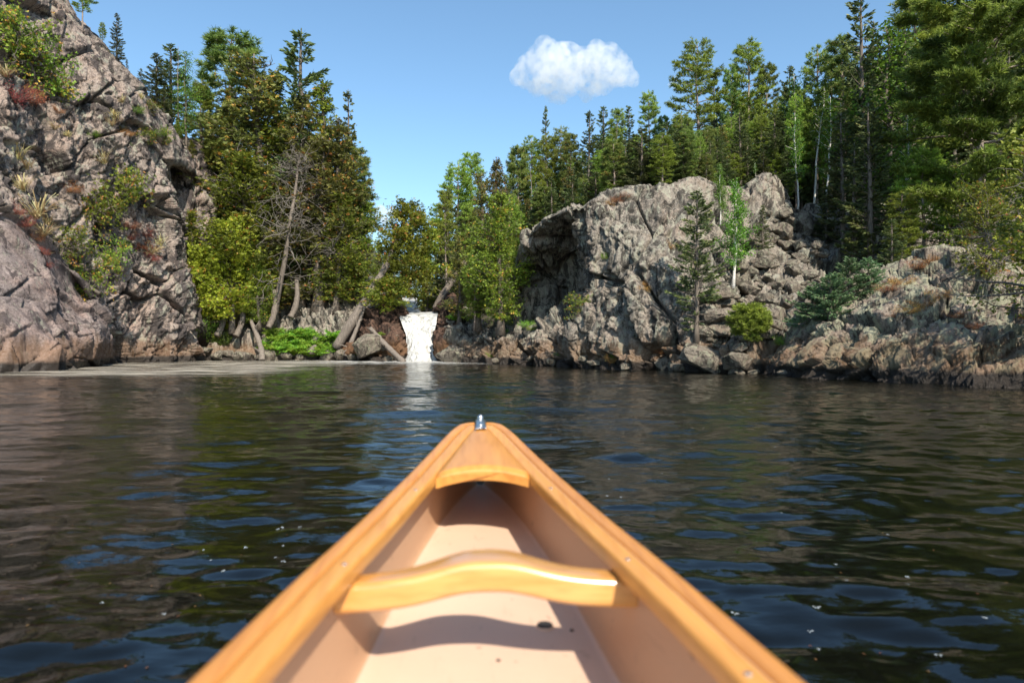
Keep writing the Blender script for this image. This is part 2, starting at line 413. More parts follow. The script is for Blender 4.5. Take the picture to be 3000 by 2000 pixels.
tag(rock_patch('cliff_knob', Kb, 90, 90, M['rock_left'], amp=(.3, .16, .07), scale=(1.5, .6, .3), aniso=(.6, .8, 1.3), lean=math.radians(-20), seed=33, wlines=False),
    'pink rock knob above the trees behind the left cliff', kind='structure')
Fc = [
 [(1288,1057.5,26.6),(1288,1030,26.6),(1290,990,26.8),(1290,950,27.2),(1292,910,27.8),(1295,870,28.8)],
 [(1340,1060,25),(1340,1035,25.1),(1340,1000,25.4),(1340,970,26),(1342,940,26.8),(1345,900,28)],
 [(1400,1064,23.4),(1400,1040,23.5),(1400,1010,23.8),(1400,985,24.3),(1400,965,25),(1400,945,26.5)],
 [(1480,1067,22),(1480,1045,22.1),(1480,1010,22.4),(1480,985,22.9),(1480,965,24),(1480,945,25.5)],
 [(1535,1069,21.3),(1535,1040,21.5),(1538,1000,22),(1540,960,23.4),(1530,830,24),(1530,720,23)],
 [(1552,1070,21),(1552,1035,21.2),(1558,990,21.6),(1560,930,24.0),(1552,800,24.0),(1545,690,21.9)],
 [(1610,1073,20.3),(1610,1030,20.5),(1610,965,21),(1625,900,24.0),(1615,785,23.8),(1590,652,20.9)],
 [(1680,1077,19.0),(1680,1025,19.2),(1680,945,19.5),(1690,880,23.4),(1675,745,22.8),(1670,615,20.1)],
 [(1712,1078,18.7),(1712,1020,18.9),(1716,930,19.2),(1722,850,19.7),(1715,730,19.9),(1705,600,20.0)],
 [(1760,1080,18.2),(1760,1010,18.4),(1760,910,18.7),(1765,820,19.3),(1760,700,19.2),(1745,580,19.8)],
 [(1840,1083,17.4),(1840,1000,17.6),(1840,895,17.9),(1840,790,18.3),(1840,670,18.8),(1835,560,19.8)],
 [(1950,1086,16.7),(1950,990,16.9),(1950,880,17.3),(1950,770,17.8),(1950,650,18.5),(1950,540,19.6)],
 [(2055,1090,15.9),(2055,1000,16.3),(2055,890,17.1),(2055,780,17.9),(2050,650,18.9),(2050,528,20)],
 [(2110,1092,15.5),(2110,1010,16.2),(2110,910,17.3),(2110,800,18.6),(2108,680,19.8),(2105,545,20.8)],
 [(2190,1095,15),(2190,1010,16),(2190,900,17.8),(2190,800,19.4),(2190,690,20.6),(2190,560,21.6)],
 [(2270,1099,14.3),(2270,1010,15.5),(2270,890,17.8),(2270,790,19.8),(2272,690,21.2),(2265,518,22.0)],
 [(2325,1102,13.8),(2325,1010,15.3),(2325,890,17.8),(2325,790,20),(2325,700,22),(2325,620,23.5)],
 [(2430,1110,13),(2430,1000,15),(2430,890,17.8),(2430,790,20.3),(2430,700,22.6),(2430,610,25)],
 [(2600,1120,12.4),(2600,990,14.8),(2600,890,17.4),(2600,790,19.8),(2600,700,22),(2600,600,25)],
 [(2900,1130,11.8),(2900,980,14),(2900,880,16),(2900,780,18.4),(2900,690,20.6),(2900,580,24)],
 [(3300,1150,10.5),(3300,980,12.5),(3300,860,14.5),(3300,740,16.8),(3300,640,19.2),(3300,540,23)],
 [(3900,1180,9),(3900,980,11),(3900,840,13),(3900,700,15.2),(3900,600,17.6),(3900,480,21)]]
cliff_right = tag(rock_patch('cliff', Fc, 900, 330, M['rock_right'], amp=(.44,.24,.12,.045), scale=(1.7, .7, .3, .14), aniso=(.85, .9, 1.5), lean=math.radians(10), seed=47, back=((0, 1.2, .1), (0, 3.5, -.8))),
    'broad sunlit fractured cliff face with a dark overhang right of the waterfall', kind='structure')
Ho = [
 [(2225,1096,14.6),(2230,1082,14.7),(2235,1065,14.8),(2240,1045,15),(2240,1030,15.3),(2245,1015,15.8)],
 [(2330,1103,13.7),(2330,1050,13.8),(2330,1005,14),(2335,975,14.3),(2340,950,14.8),(2345,935,15.5)],
 [(2450,1112,12.5),(2450,1050,12.6),(2450,995,12.9),(2450,945,13.4),(2450,905,14),(2450,878,15)],
 [(2600,1120,11.6),(2600,1040,11.8),(2600,965,12.2),(2600,895,13),(2600,840,14.2),(2600,796,15.6)],
 [(2700,1125,11.1),(2700,1040,11.4),(2700,955,11.9),(2700,875,12.8),(2700,810,14.1),(2700,760,15.6)],
 [(2800,1129,10.7),(2800,1040,11),(2800,950,11.6),(2800,860,12.6),(2800,790,14),(2800,742,15.6)],
 [(3000,1137,10.1),(3000,1040,10.4),(3000,940,11.2),(3000,850,12.3),(3000,780,13.8),(3000,738,15.5)],
 [(3400,1155,8.8),(3400,1040,9.2),(3400,930,10),(3400,830,11.2),(3400,750,12.8),(3400,700,14.5)],
 [(3900,1185,7.6),(3900,1040,8),(3900,910,9),(3900,800,10.2),(3900,710,11.8),(3900,650,13.5)]]
tag(rock_patch('rock_outcrop', Ho, 520, 240, M['rock_slab'], amp=(.4,.2,.09,.035), scale=(1.25, .55, .24, .12), aniso=(1.5, 1, .6), lean=math.radians(38), seed=61, back=((0, 1.2, .05), (0, 3.5, -1.4))),
    'low tilted slab outcrop with pale lichen along the right shore', kind='structure')
# rock walls either side of the falls, and the low bank under the cedars
Lf = [
 [(985,1056,27),(985,1040,27),(985,1020,27.3),(985,1000,27.8),(990,980,28.6)],
 [(1040,1057,26.4),(1040,1030,26.4),(1045,1000,26.6),(1050,960,27),(1055,925,27.8)],
 [(1100,1057.5,26),(1100,1020,26.1),(1105,980,26.3),(1110,940,26.6),(1110,905,27.3)],
 [(1150,1058,25.9),(1150,1010,26),(1145,960,26.3),(1140,915,26.8),(1140,880,27.4)],
 [(1185,1058,26.1),(1188,1010,26.4),(1178,960,26.8),(1168,925,27.2),(1160,895,27.8)],
 [(1200,1058,27.6),(1200,1010,27.8),(1190,960,28),(1180,930,28.2),(1175,905,28.5)]]
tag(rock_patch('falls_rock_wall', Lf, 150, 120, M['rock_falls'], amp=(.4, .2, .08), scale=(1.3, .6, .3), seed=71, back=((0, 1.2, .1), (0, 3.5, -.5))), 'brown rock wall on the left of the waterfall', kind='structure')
Rf = [
 [(1262,1058,27.4),(1265,1010,27.6),(1270,960,28),(1272,930,28.4),(1275,900,29)],
 [(1282,1058,26.0),(1284,1010,26.2),(1286,960,26.6),(1286,920,27.2),(1290,880,28.2)],
 [(1310,1059,25.4),(1312,1020,25.6),(1315,970,26.2),(1318,920,27),(1322,860,28.4)],
 [(1345,1061,24.8),(1348,1030,25),(1350,990,25.5),(1355,950,26.4),(1355,900,28)]]
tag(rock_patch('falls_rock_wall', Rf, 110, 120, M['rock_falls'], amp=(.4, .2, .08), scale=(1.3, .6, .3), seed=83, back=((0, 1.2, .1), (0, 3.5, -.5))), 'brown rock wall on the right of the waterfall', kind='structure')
Mf = [[(1140,1040,29),(1150,960,29),(1150,925,29),(1155,915,29.5)],[(1185,1040,28.8),(1185,960,28.6),(1185,926,28.5),(1185,918,29)],
      [(1240,1040,28.8),(1240,960,28.6),(1240,926,28.5),(1240,918,29)],[(1300,1040,29),(1300,960,29),(1300,925,29),(1300,915,29.5)]]
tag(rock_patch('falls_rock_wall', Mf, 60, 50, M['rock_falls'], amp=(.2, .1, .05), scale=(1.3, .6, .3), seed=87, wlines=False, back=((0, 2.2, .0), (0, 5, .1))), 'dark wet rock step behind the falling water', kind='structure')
Bk = [
 [(540,1056,27.4),(540,1040,27.5),(540,1010,27.9),(540,960,28.8),(540,880,30.5),(540,760,33.5)],
 [(640,1056,27),(640,1040,27.1),(640,1010,27.6),(640,970,28.6),(640,900,30.4),(640,780,34)],
 [(760,1055.5,27.2),(760,1042,27.3),(760,1015,27.7),(760,975,28.6),(760,900,30.5),(760,780,34)],
 [(880,1055.5,27.4),(880,1042,27.5),(880,1018,27.9),(880,970,28.6),(880,890,30),(880,800,33)],
 [(990,1056,27.4),(990,1040,27.5),(990,1005,27.9),(990,950,28.4),(990,880,29.5),(990,810,32)],
 [(1080,1056,27.6),(1080,1030,27.8),(1080,990,28.4),(1080,940,29),(1080,880,30),(1080,820,32)],
 [(1150,1056,29),(1150,1020,29.2),(1150,970,29.5),(1150,920,30),(1150,880,31),(1150,850,33)]]
tag(rock_patch('rocky_bank', Bk, 260, 130, M['rock_right'], amp=(.35, .22, .12), scale=(1.1, .5, .25), seed=95, back=((0, 2.2, .3), (0, 6, .5))), 'shaded rocky bank under the cedars left of the waterfall', kind='structure')

# one forest-floor sheet: rises behind every cliff top
HT = [(-2500,15,18.),(-700,17.5,16.2),(-200,20,14.6),(20,22,12.5),(130,23,11.4),(290,23.8,9.8),(390,24.8,8.8),(455,25.6,7.6),(490,26.8,6.4),(560,29,4.4),(640,31,3.4),
      (760,31,3.0),(880,31,2.8),(990,31,2.6),(1080,31,2.3),(1150,31.5,1.95),(1215,31.5,1.75),(1280,31.5,1.85),(1345,27.5,1.8),(1400,26,1.2),(1480,25,1.1),(1500,26,1.6),(1530,26.5,2.6),
      (1590,26.2,4.2),(1690,26.0,4.4),(1760,22.4,4.6),(1790,21.4,4.6),(1950,20.9,5.1),(2050,21.2,5.2),(2190,22.8,5.3),(2270,23.3,5.8),(2325,24.6,5.2),(2430,26,5.6),(2600,26,5.8),(2900,25,5.7),(3300,24,6.0),(3900,22,6.2),(5500,20,6.5)]
HT = np.array(HT, float)
def hill():
    xs = np.concatenate((np.linspace(-2500, -700, 12, endpoint=False), np.linspace(-700, 3900, 230), np.linspace(4000, 5500, 10)))
    ts = np.concatenate(([-.6, 0], np.geomspace(.5, 60, 60)))
    D0 = np.interp(xs, HT[:, 0], HT[:, 1]); Z0 = np.interp(xs, HT[:, 0], HT[:, 2])
    low = np.exp(-((xs-1215)/110.)**2)
    sl = .30*(1-.75*low)
    X_, T_ = np.meshgrid(xs, ts, indexing='ij')
    D_ = D0[:, None]+T_
    z = Z0[:, None] + sl[:, None]*np.clip(T_, 0, None)**.95 - np.where(T_ < 0, 1.6, 0)
    p = np.stack(((X_-1500)/FPX*D_, D_, z), -1).reshape(-1, 3)
    p[:, 2] += .25*fbm(p*.5, 5, 4)*(1-np.repeat(low, len(ts))*.7)
    return link('hillside', mesh_from('hillside', p, grid_faces(len(xs), len(ts)), M['soil'], smooth=True))
hill_ob = tag(hill(), 'wooded ground rising behind the cliffs', kind='structure')

bpy.context.view_layer.update()
dg = bpy.context.evaluated_depsgraph_get()
def hit(X, Y):
    """where the ground or rock lies along a bearing"""
    d = Vector(((X-1500)/FPX, 1, (HY-Y)/FPX)).normalized()
    ok, loc, nr, idx, ob, mt = scene.ray_cast(dg, Vector((0, 0, H)), d)
    return (loc.copy(), nr.copy()) if ok else (None, None)
def ground(x, y):
    ok, loc, nr, idx, ob, mt = scene.ray_cast(dg, Vector((x, y, 60)), Vector((0, 0, -1)))
    return loc.z if ok else 0.

# ------------------------------------------------------------------ water
def wave(x, y):
    p = np.stack((x, y, np.zeros_like(x)), 1)
    near = np.clip(1.25-np.abs(y)/30, .25, 1)
    right = np.clip(.5+x*.12, .25, 1.1)
    h = .016*vnoise(p*np.array((1.1, 2.0, 1)), 3) + .0125*vnoise(p*np.array((2.3, 4.4, 1))+5.3, 9)
    hf = np.clip(1-(y-5)/9, 0, 1)
    h = h + .0100*vnoise(p*np.array((4.8, 9.5, 1))+.7, 12)*(.5+.5*right)*np.clip(1-(y-9)/12, 0, 1) + .0055*vnoise(p*np.array((9.5, 17, 1))+.2, 15)*(.45+.7*right)*np.clip(1-(y-5)/6, 0, 1) + .0014*vnoise(p*np.array((19, 33, 1))+.4, 19)*(.35+.9*right)*np.clip(1-(y-2.5)/4, 0, 1)
    h = h + .0030*np.sin(y*8.5+x*2.1+3*vnoise(p*.6, 8))*right*hf
    return h*near
def water_z(x, y): return float(wave(np.array([x]), np.array([y]))[0])
ys = [-60, -30, -15, -8, -4, -2, -1, -.5, 0, .3]
y = .45
while y < 31: ys.append(y); y += max(.010, .0070*y)
ys += [36, 45, 60]; ys = np.array(ys)
S = np.linspace(-1, 1, 640)
Wd = np.maximum(np.abs(ys)*1.25, 3.0)
Xg = S[None, :]*Wd[:, None]
Xg = np.concatenate([np.full((len(ys), 1), -130.), -Wd[:, None]-25, -Wd[:, None]-6, -Wd[:, None]-1.5, Xg, Wd[:, None]+1.5, Wd[:, None]+6, Wd[:, None]+25, np.full((len(ys), 1), 130.)], 1); S = Xg[0]
Yg = np.repeat(ys[:, None], len(S), 1)
Zg = wave(Xg.ravel(), Yg.ravel())
m, nt, b = new_mat('river_water'); M['water'] = m
b.inputs['Base Color'].default_value = (.003, .0032, .002, 1); b.inputs['Roughness'].default_value = .0; b.inputs['IOR'].default_value = 1.42; b.inputs['Specular Tint'].default_value = (.66, .86, 1.0, 1)
g = N(nt, 'ShaderNodeNewGeometry')
n1 = noise(nt, mapping(nt, g.outputs['Position'], (2.6, 5.0, 1)), 2.6, 3, .55, .3)
n2 = noise(nt, mapping(nt, g.outputs['Position'], (2.5, 6, 1)), 11, 3, .5, .2)
sx = N(nt, 'ShaderNodeSeparateXYZ'); nt.links.new(g.outputs['Position'], sx.inputs[0])
calm = noise(nt, g.outputs['Position'], .25, 2)
fac = N(nt, 'ShaderNodeMath', operation='MULTIPLY_ADD'); nt.links.new(n2.outputs[0], fac.inputs[0]); fac.inputs[1].default_value = .35; nt.links.new(n1.outputs[0], fac.inputs[2])
bp = N(nt, 'ShaderNodeBump'); bp.inputs['Distance'].default_value = .019
st = N(nt, 'ShaderNodeMath', operation='MULTIPLY')
nt.links.new(mapr(nt, calm.outputs[0], .35, .6, .35, 1.), st.inputs[0]); nt.links.new(mapr(nt, sx.outputs[1], 2.0, 11, .12, 1.0), st.inputs[1])
nt.links.new(st.outputs[0], bp.inputs['Strength'])
nt.links.new(fac.outputs[0], bp.inputs['Height']); nt.links.new(bp.outputs[0], b.inputs['Normal'])
water = link('water', mesh_from('water', np.stack((Xg.ravel(), Yg.ravel(), Zg), 1), grid_faces(len(ys), len(S))[:, ::-1], m, smooth=True))
tag(water, 'dark rippled river water reflecting cliffs and sky', kind='structure')
def sheet(name, c, nu, nv, dz, mat):
    c = np.array(c, float)  # four corners in x,y
    u = np.linspace(0, 1, nu)[:, None, None]; v = np.linspace(0, 1, nv)[None, :, None]
    p = (c[0]*(1-u)*(1-v)+c[1]*u*(1-v)+c[2]*u*v+c[3]*(1-u)*v).reshape(-1, 2)
    z = wave(p[:, 0], p[:, 1])+dz
    return link(name, mesh_from(name, np.column_stack((p, z)), grid_faces(nu, nv), mat, smooth=True))
def foam_mat(name, col, sc, lo, hi, edge_fn):
    m, nt, b = new_mat(name)
    g = N(nt, 'ShaderNodeNewGeometry')
    n = noise(nt, mapping(nt, g.outputs['Position'], sc), 1., 9, .62, 1.6)
    n3 = noise(nt, g.outputs['Position'], 14, 4)
    nt.links.new(mix(nt, n3.outputs[0], tuple(x*.75 for x in col), col), b.inputs['Base Color'])
    b.inputs['Roughness'].default_value = .8
    e = edge_fn(nt, g.outputs['Position'])
    a = N(nt, 'ShaderNodeMath', operation='MULTIPLY'); nt.links.new(mapr(nt, n.outputs[0], lo, hi, 0, .9), a.inputs[0]); nt.links.new(e, a.inputs[1])
    nt.links.new(a.outputs[0], b.inputs['Alpha'])
    return m
def edge_left(nt, P):
    # fades out towards the open pool along a slanting, wandering line
    sx = N(nt, 'ShaderNodeSeparateXYZ'); nt.links.new(P, sx.inputs[0])
    w = noise(nt, P, .35, 4)
    a = N(nt, 'ShaderNodeMath', operation='MULTIPLY_ADD'); nt.links.new(w.outputs[0], a.inputs[0]); a.inputs[1].default_value = 3.0; nt.links.new(sx.outputs[1], a.inputs[2])
    b_ = N(nt, 'ShaderNodeMath', operation='MULTIPLY_ADD'); nt.links.new(w.outputs[0], b_.inputs[0]); b_.inputs[1].default_value = 2.5; nt.links.new(sx.outputs[0], b_.inputs[2])
    p_ = N(nt, 'ShaderNodeMath', operation='MULTIPLY'); nt.links.new(mapr(nt, a.outputs[0], 14.3, 16.6), p_.inputs[0]); nt.links.new(mapr(nt, b_.outputs[0], -3.6, -5.2), p_.inputs[1])
    return p_.outputs[0]
M['foam'] = foam_mat('pale_foam', (.40, .36, .30), (.30, 2.4, 1), .42, .60, edge_left)
fo = sheet('foam', [(-24, 12.4), (-4.5, 12.4), (-4.5, 27.6), (-24, 27.6)], 200, 120, .006, M['foam'])
tag(fo, 'streaks of pale foam drifting in the bay below the left cliff', kind='stuff')
def edge_falls(nt, P):
    vd = N(nt, 'ShaderNodeVectorMath', operation='DISTANCE'); nt.links.new(P, vd.inputs[0]); vd.inputs[1].default_value = (-3.4, 26.2, 0)
    return mapr(nt, vd.outputs['Value'], .8, 5.5, 1.6, 0)
M['foam2'] = foam_mat('white_froth', (.8, .8, .78), (1.2, 4, 1), .45, .62, edge_falls)
tag(sheet('falls_froth', [(-9, 21.5), (2, 21.5), (2, 27.4), (-9, 27.4)], 100, 60, .010, M['foam2']), 'white froth on the pool at the foot of the waterfall', kind='stuff')
# the fall itself
m, nt, b = new_mat('falling_water'); M['fall'] = m
g = N(nt, 'ShaderNodeNewGeometry')
n = noise(nt, mapping(nt, g.outputs['Position'], (6, 6, .55)), 1.3, 7, .62, .6)
nt.links.new(ramp(nt, [(.32, (.20, .19, .17)), (.45, (.40, .40, .395)), (.60, (.50, .515, .52)), (.75, (.56, .58, .60))], n.outputs[0]).outputs[0], b.inputs['Base Color'])
b.inputs['Roughness'].default_value = .5; b.inputs['Subsurface Weight'].default_value = 0
bp = N(nt, 'ShaderNodeBump'); bp.inputs['Distance'].default_value = .018; nt.links.new(n.outputs[0], bp.inputs['Height']); nt.links.new(bp.outputs[0], b.inputs['Normal'])
def fall(name, rows, nu, nv, amp, seed, label):
    R = np.array([[W(*p) for p in r] for r in rows])
    U = samples(R, nv); G_ = catmull(R, U); V = samples(np.swapaxes(G_, 0, 1), nu); G_ = np.swapaxes(catmull(np.swapaxes(G_, 0, 1), V), 0, 1)
    p = G_.reshape(-1, 3)
    d = amp*fbm(p*np.array((3.2, 3.2, 1.3)), seed, 5, .6)
    d2 = amp*.6*fbm(p*np.array((4, 4, 2.)), seed+50, 4, .6)
    t = np.repeat(np.linspace(0, 1, nv), nu)
    p[:, 1] -= d*(.3+1.4*t)+amp*.8*t; p[:, 0] += d2*t
    o = link(name, mesh_from(name, p, grid_faces(nv, nu)[:, ::-1], M['fall'], smooth=True))
    return tag(o, label, 'waterfall')
fall('waterfall', [
  [(1160,912,28.6),(1190,914,28.6),(1220,914,28.6),(1250,914,28.6),(1280,912,28.6)],
  [(1163,918,27.7),(1190,922,27.7),(1220,923,27.7),(1250,922,27.7),(1284,917,27.7)],
  [(1170,928,27.2),(1195,940,27.3),(1225,940,27.4),(1252,938,27.3),(1281,928,27.2)],
  [(1182,955,27.0),(1200,965,26.9),(1225,968,27.0),(1252,965,26.9),(1277,955,27.0)],
  [(1190,985,26.8),(1204,990,26.7),(1226,992,26.6),(1252,990,26.7),(1272,985,26.8)],
  [(1188,1020,26.7),(1203,1022,26.5),(1228,1024,26.3),(1258,1022,26.5),(1279,1018,26.7)],
  [(1178,1062,26.5),(1201,1063,26.0),(1230,1064,25.8),(1264,1063,26.0),(1290,1061,26.5)]], 110, 150, .06, 5,
  'white waterfall plunging between brown rocks into the pool')
fall('rapid', [
  [(1178,872,33.5),(1195,872,33.5),(1210,872,33.5),(1222,872,33.5)],
  [(1182,885,31.8),(1195,886,31.8),(1210,887,31.8),(1222,887,31.8)],
  [(1190,898,30.5),(1203,900,30.3),(1215,903,30.3),(1226,905,30.5)],
  [(1196,912,29.6),(1208,914,29.5),(1220,915,29.5),(1232,915,29.6)]], 40, 50, .06, 9,
  'small white rapid above the lip of the waterfall')
lip = np.array([W(1140, 916, 28.0), W(1300, 916, 28.0), W(1290, 912, 33.), W(1150, 912, 33.)])
me = mesh_from('stream', np.array([(-4.9, 27.9, 1.88), (-2.7, 27.9, 1.88), (-2.6, 33, 2.06), (-5.6, 33, 2.06)]), np.array([[0, 1, 2, 3]]), M['water'])
tag(link('stream', me), 'dark stream above the waterfall', kind='structure')

# ------------------------------------------------------------------ trees: one builder per kind, several individuals of each, all copies share mesh data
def curve_pts(p0, d0, L, n, r, bend=.15, up=0.):
    pts = [np.array(p0, float)]; d = np.array(d0, float)
    for k in range(n):
        d = d + r.normal(size=3)*bend/n**.5 + np.array((0, 0, up/n)); d /= np.linalg.norm(d)
        pts.append(pts[-1]+d*L/n)
    return np.array(pts)

def trunk_geo(h, r0, r, lean=(0, 0), top=.012, wob=.03, n=12):
    t = np.linspace(0, 1, n); w = np.cumsum(r.normal(size=(n, 2))*wob*h/n, 0); w -= w[0]
    path = np.stack((w[:, 0]+lean[0]*t**1.3*h, w[:, 1]+lean[1]*t**1.3*h, t*h), 1)
    path[0, 2] -= .25
    rad = r0*(1-t)**.8+top
    rad[0] *= 1.5
    return path, rad

def at(path, z):
    return np.array([np.interp(z, path[:, 2], path[:, k]) for k in range(2)]+[z])

def spruce(h=6., wid=.85, seed=1, first=.08, thin=1., ragged=.3, mat='spruce', spire=1., club=False, nlev=None, tw=.105):
    r = np.random.default_rng(seed); T = Geo(); Cg = Geo()
    path, rad = trunk_geo(h, .012*h+.02, r, wob=.02); T.add(*tube(path, rad, 7))
    z = first*h*.35
    while z < h*.985:
        t = z/h
        L0 = wid*((1-t)**(.75*spire))*(1 if not club else (.45+.9*max(0, (t-.62))*2.2)) + .05
        nb = r.integers(4, 7)
        dead = t < first
        for k in range(nb):
            if r.random() > thin and not dead: continue
            L = L0*(1+ragged*r.normal()*.9); L = max(L, .06)*(.6 if dead else 1)
            a = r.random()*6.283
            sl = .35-1.0*(1-t)**1.2 + r.normal()*.12
            n = max(3, int(L/.16)+2)
            s = np.linspace(0, 1, n)
            p0 = at(path, z+r.normal()*.03)
            pts = p0 + L*np.stack((np.cos(a)*s, np.sin(a)*s, sl*s*.55+.33*s*s), 1)
            if L > .2: T.add(*tube(pts, np.linspace(.012+.008*L, .004, n), 3, False))
            if dead and r.random() < .8: continue
            m_ = int(L*115*(.55+.45*thin))+6
            q = r.random(m_)**.62
            o = p0 + L*np.stack((np.cos(a)*q, np.sin(a)*q, sl*q*.55+.33*q*q), 1)
            lat = r.choice([-1, 1], m_)*(.45+.5*r.random(m_))
            dd = np.stack((np.cos(a)-np.sin(a)*lat, np.sin(a)+np.cos(a)*lat, sl*.5+.25+r.normal(size=m_)*.25-.35*r.random(m_)), 1)
            spread = L*.26*(1-q)+.03
            o = o + norm(dd)*(spread*r.random(m_))[:, None]
            ln = tw*(.7+.7*r.random(m_))
            leaves(Cg, o, dd, ln, ln*.38, np.clip(r.normal(.45+.22*(q-.5), .2, m_)+r.normal()*.12, 0, 1), r)
        z += h*.018+.045+ .02*r.random()
    m_ = 60; q = r.random(m_); o = at(path, h*.985)+np.stack((r.normal(size=m_)*.03, r.normal(size=m_)*.03, -q*.25), 1)
    leaves(Cg, o, np.stack((r.normal(size=m_), r.normal(size=m_), .8+0*q), 1), .09, .03, .5, r)
    return dict(h=h, trunk=T.mesh('trunk', M['bark']), crown=Cg.mesh('crown', M[mat]))

def pine(h=7., wid=2., seed=1, first=.3, mat='pine', puffs=False, dens=1., nl=.13, one_side=0., bark='pinebark', flat=.5, lean=(0,0), lev=.45):
    r = np.random.default_rng(seed); T = Geo(); Cg = Geo()
    path, rad = trunk_geo(h, .0075*h+.015, r, lean=lean, wob=.04); T.add(*tube(path, rad, 8))
    z = first*h; tips = []; tint = []; dirs = []
    while z < h*.98:
        t = (z/h-first)/(1-first)
        env = (math.sin(min(1, (t+.12)*1.25)*math.pi*.5)*(1-t)**.75)
        nb = r.integers(3, 6)
        a0 = r.random()*6.283
        for k in range(nb):
            a = a0 + k*6.283/nb + r.normal()*.35
            L = wid*env*(.55+.65*r.random()) + .16
            if one_side: L *= 1+one_side*math.cos(a)
            sl = r.normal(.12+.45*t, .12)
            n = max(4, int(L/.2)+2)
            d0 = np.array((math.cos(a), math.sin(a), sl-.1))
            pts = curve_pts(at(path, z), norm(d0), L, n, r, .22, .35)
            T.add(*tube(pts, np.linspace(.012+.014*L, .005, n+1), 4, False))
            cl = r.normal(.5, .13)
            ns = max(4, int(L*(13 if not puffs else 4)*dens))
            for s in range(ns):
                u = (.25+.75*r.random()**.7) if not puffs else (.55+.45*r.random())
                i = min(int(u*n), n-1); b = pts[i]+(pts[i+1]-pts[i])*(u*n-i)
                la = a + r.choice([-1, 1])*(.5+.5*r.random())
                l2 = (.22+.38*L*(1-u)+.06)*(.6+.6*r.random())
                dd = norm(np.array((math.cos(la), math.sin(la), .15+.3*r.random())))
                if l2 > .25 and s % 2 == 0: T.add(*tube(np.array((b, b+dd*l2*.5, b+dd*l2)), [.008, .006, .004], 3, False))
                m_ = max(4, int(l2*24))
                w = r.random(m_)**.7
                tips.append(b+dd*(l2*w)[:, None]+r.normal(size=(m_, 3))*np.array((.05, .05, .035))); tint.append(np.full(m_, cl)+r.normal(size=m_)*.1); dirs.append(np.repeat(dd[None], m_, 0))
        z += lev*(.75+.5*r.random())*h/7.*(1-.45*t)
    b = at(path, h); tips.append(b+r.normal(size=(8, 3))*.06); tint.append(np.full(8, .6)); dirs.append(np.repeat(np.array([[0, 0, 1.]]), 8, 0))
    tips = np.vstack(tips); tint = np.concatenate(tint); dirs = np.vstack(dirs)
    k = 7 if not puffs else 16
    o = np.repeat(tips, k, 0); d = np.repeat(dirs, k, 0)*(.75 if not puffs else .35) + r.normal(size=(len(o), 3))*.62 + np.array((0, 0, .32))
    needles(Cg, o, d, nl*(.65+.6*r.random(len(o))), .026, np.clip(np.repeat(tint, k)+r.normal(size=len(o))*.14, 0, 1), r)
    return dict(h=h, trunk=T.mesh('trunk', M[bark]), crown=Cg.mesh('crown', M[mat]))

def cedar(h=8., wid=1.3, seed=1, first=.1, mat='cedar', n_br=150, dens=1., lean=(0, 0), bare=.0, droop=.0, prof=.55, sp=.098, dead=0, tr=.017, forks=0):
    r = np.random.default_rng(seed); T = Geo(); Cg = Geo(); Dg = Geo()
    path, rad = trunk_geo(h, tr*h+.03, r, lean=lean, wob=.07, n=14); T.add(*tube(path, rad, 8))
    O = []; Dd = []; Tt = []
    lobes = r.random((7, 3))
    for k in range(n_br):
        t = first+(1-first)*(k+r.random())/n_br
        u = (t-first)/(1-first)
        a = r.random()*6.283
        env = (1-u)**prof*(.55+.45*min(1, u*5))
        lob = 1+.35*math.sin(a*2+lobes[int(u*6.9), 0]*6.3)+.3*math.sin(u*19+lobes[2, 1]*6)
        L = max(.2, wid*env*lob*(.7+.45*r.random()))
        sl = .35-.5*(1-u)-droop+r.normal()*.18
        n = max(4, int(L/.22)+2)
        pts = curve_pts(at(path, t*h*.97), norm(np.array((math.cos(a), math.sin(a), sl))), L, n, r, .35, .5)
        isdead = r.random() < bare*(1-u*.7)
        (Dg if isdead else T).add(*tube(pts, np.linspace(.01+.013*L, .004, n+1), 4, False), *([.5] if isdead else []))
        if isdead:
            for q in range(int(5+L*9)):
                i = r.integers(1, n); dd = norm(pts[i]-pts[i-1]+r.normal(size=3)*.8)
                pp = curve_pts(pts[i], dd, .2+.5*r.random()*L*.6, 4, r, .8, .1)
                Dg.add(*tube(pp, np.linspace(.009, .003, 5), 3, False), .5)
            continue
        cl = r.normal(.42, .14)
        m_ = int((L*38+10)*dens)
        q = (r.random(m_)**.55)
        i = np.minimum((q*n).astype(int), n-1); b = pts[i]+(pts[i+1]-pts[i])*(q*n-i)[:, None]
        O.append(b+r.normal(size=(m_, 3))*np.array((.16, .16, .12))*(.55+.5*L)*.7); 
        dd = np.stack((np.cos(a)+r.normal(size=m_)*.6, np.sin(a)+r.normal(size=m_)*.6, .1+r.normal(size=m_)*.5), 1); Dd.append(dd)
        patch = .5*(r.random(m_) > .93)
        Tt.append(np.clip(cl+.1*r.normal(size=m_)+patch, 0, 1))
    O = np.vstack(O); Dd = norm(np.vstack(Dd)); Tt = np.concatenate(Tt)
    # every spray is a small flat fan of leaflets
    k = 6; n = len(O)
    up = norm(r.normal(size=(n, 3))+np.array((0, 0, .3))); side = norm(np.cross(Dd, up))
    for j, ang in enumerate(np.linspace(-1.05, 1.05, k)):
        d = Dd*math.cos(ang)+side*math.sin(ang)
        o = O+Dd*(sp*.35*(1-abs(ang)))
        leaves(Cg, o, d+r.normal(size=(n, 3))*.18, sp*(.6+.5*r.random(n))*(1-.25*abs(ang)), sp*.34, np.clip(Tt+r.normal(size=n)*.06, 0, 1), r, flat=up)
    out = dict(h=h, trunk=T.mesh('trunk', M['bark']), crown=Cg.mesh('crown', M[mat]))
    if Dg.n: out['dead_branches'] = Dg.mesh('dead_branches', M['deadwood'])
    return out

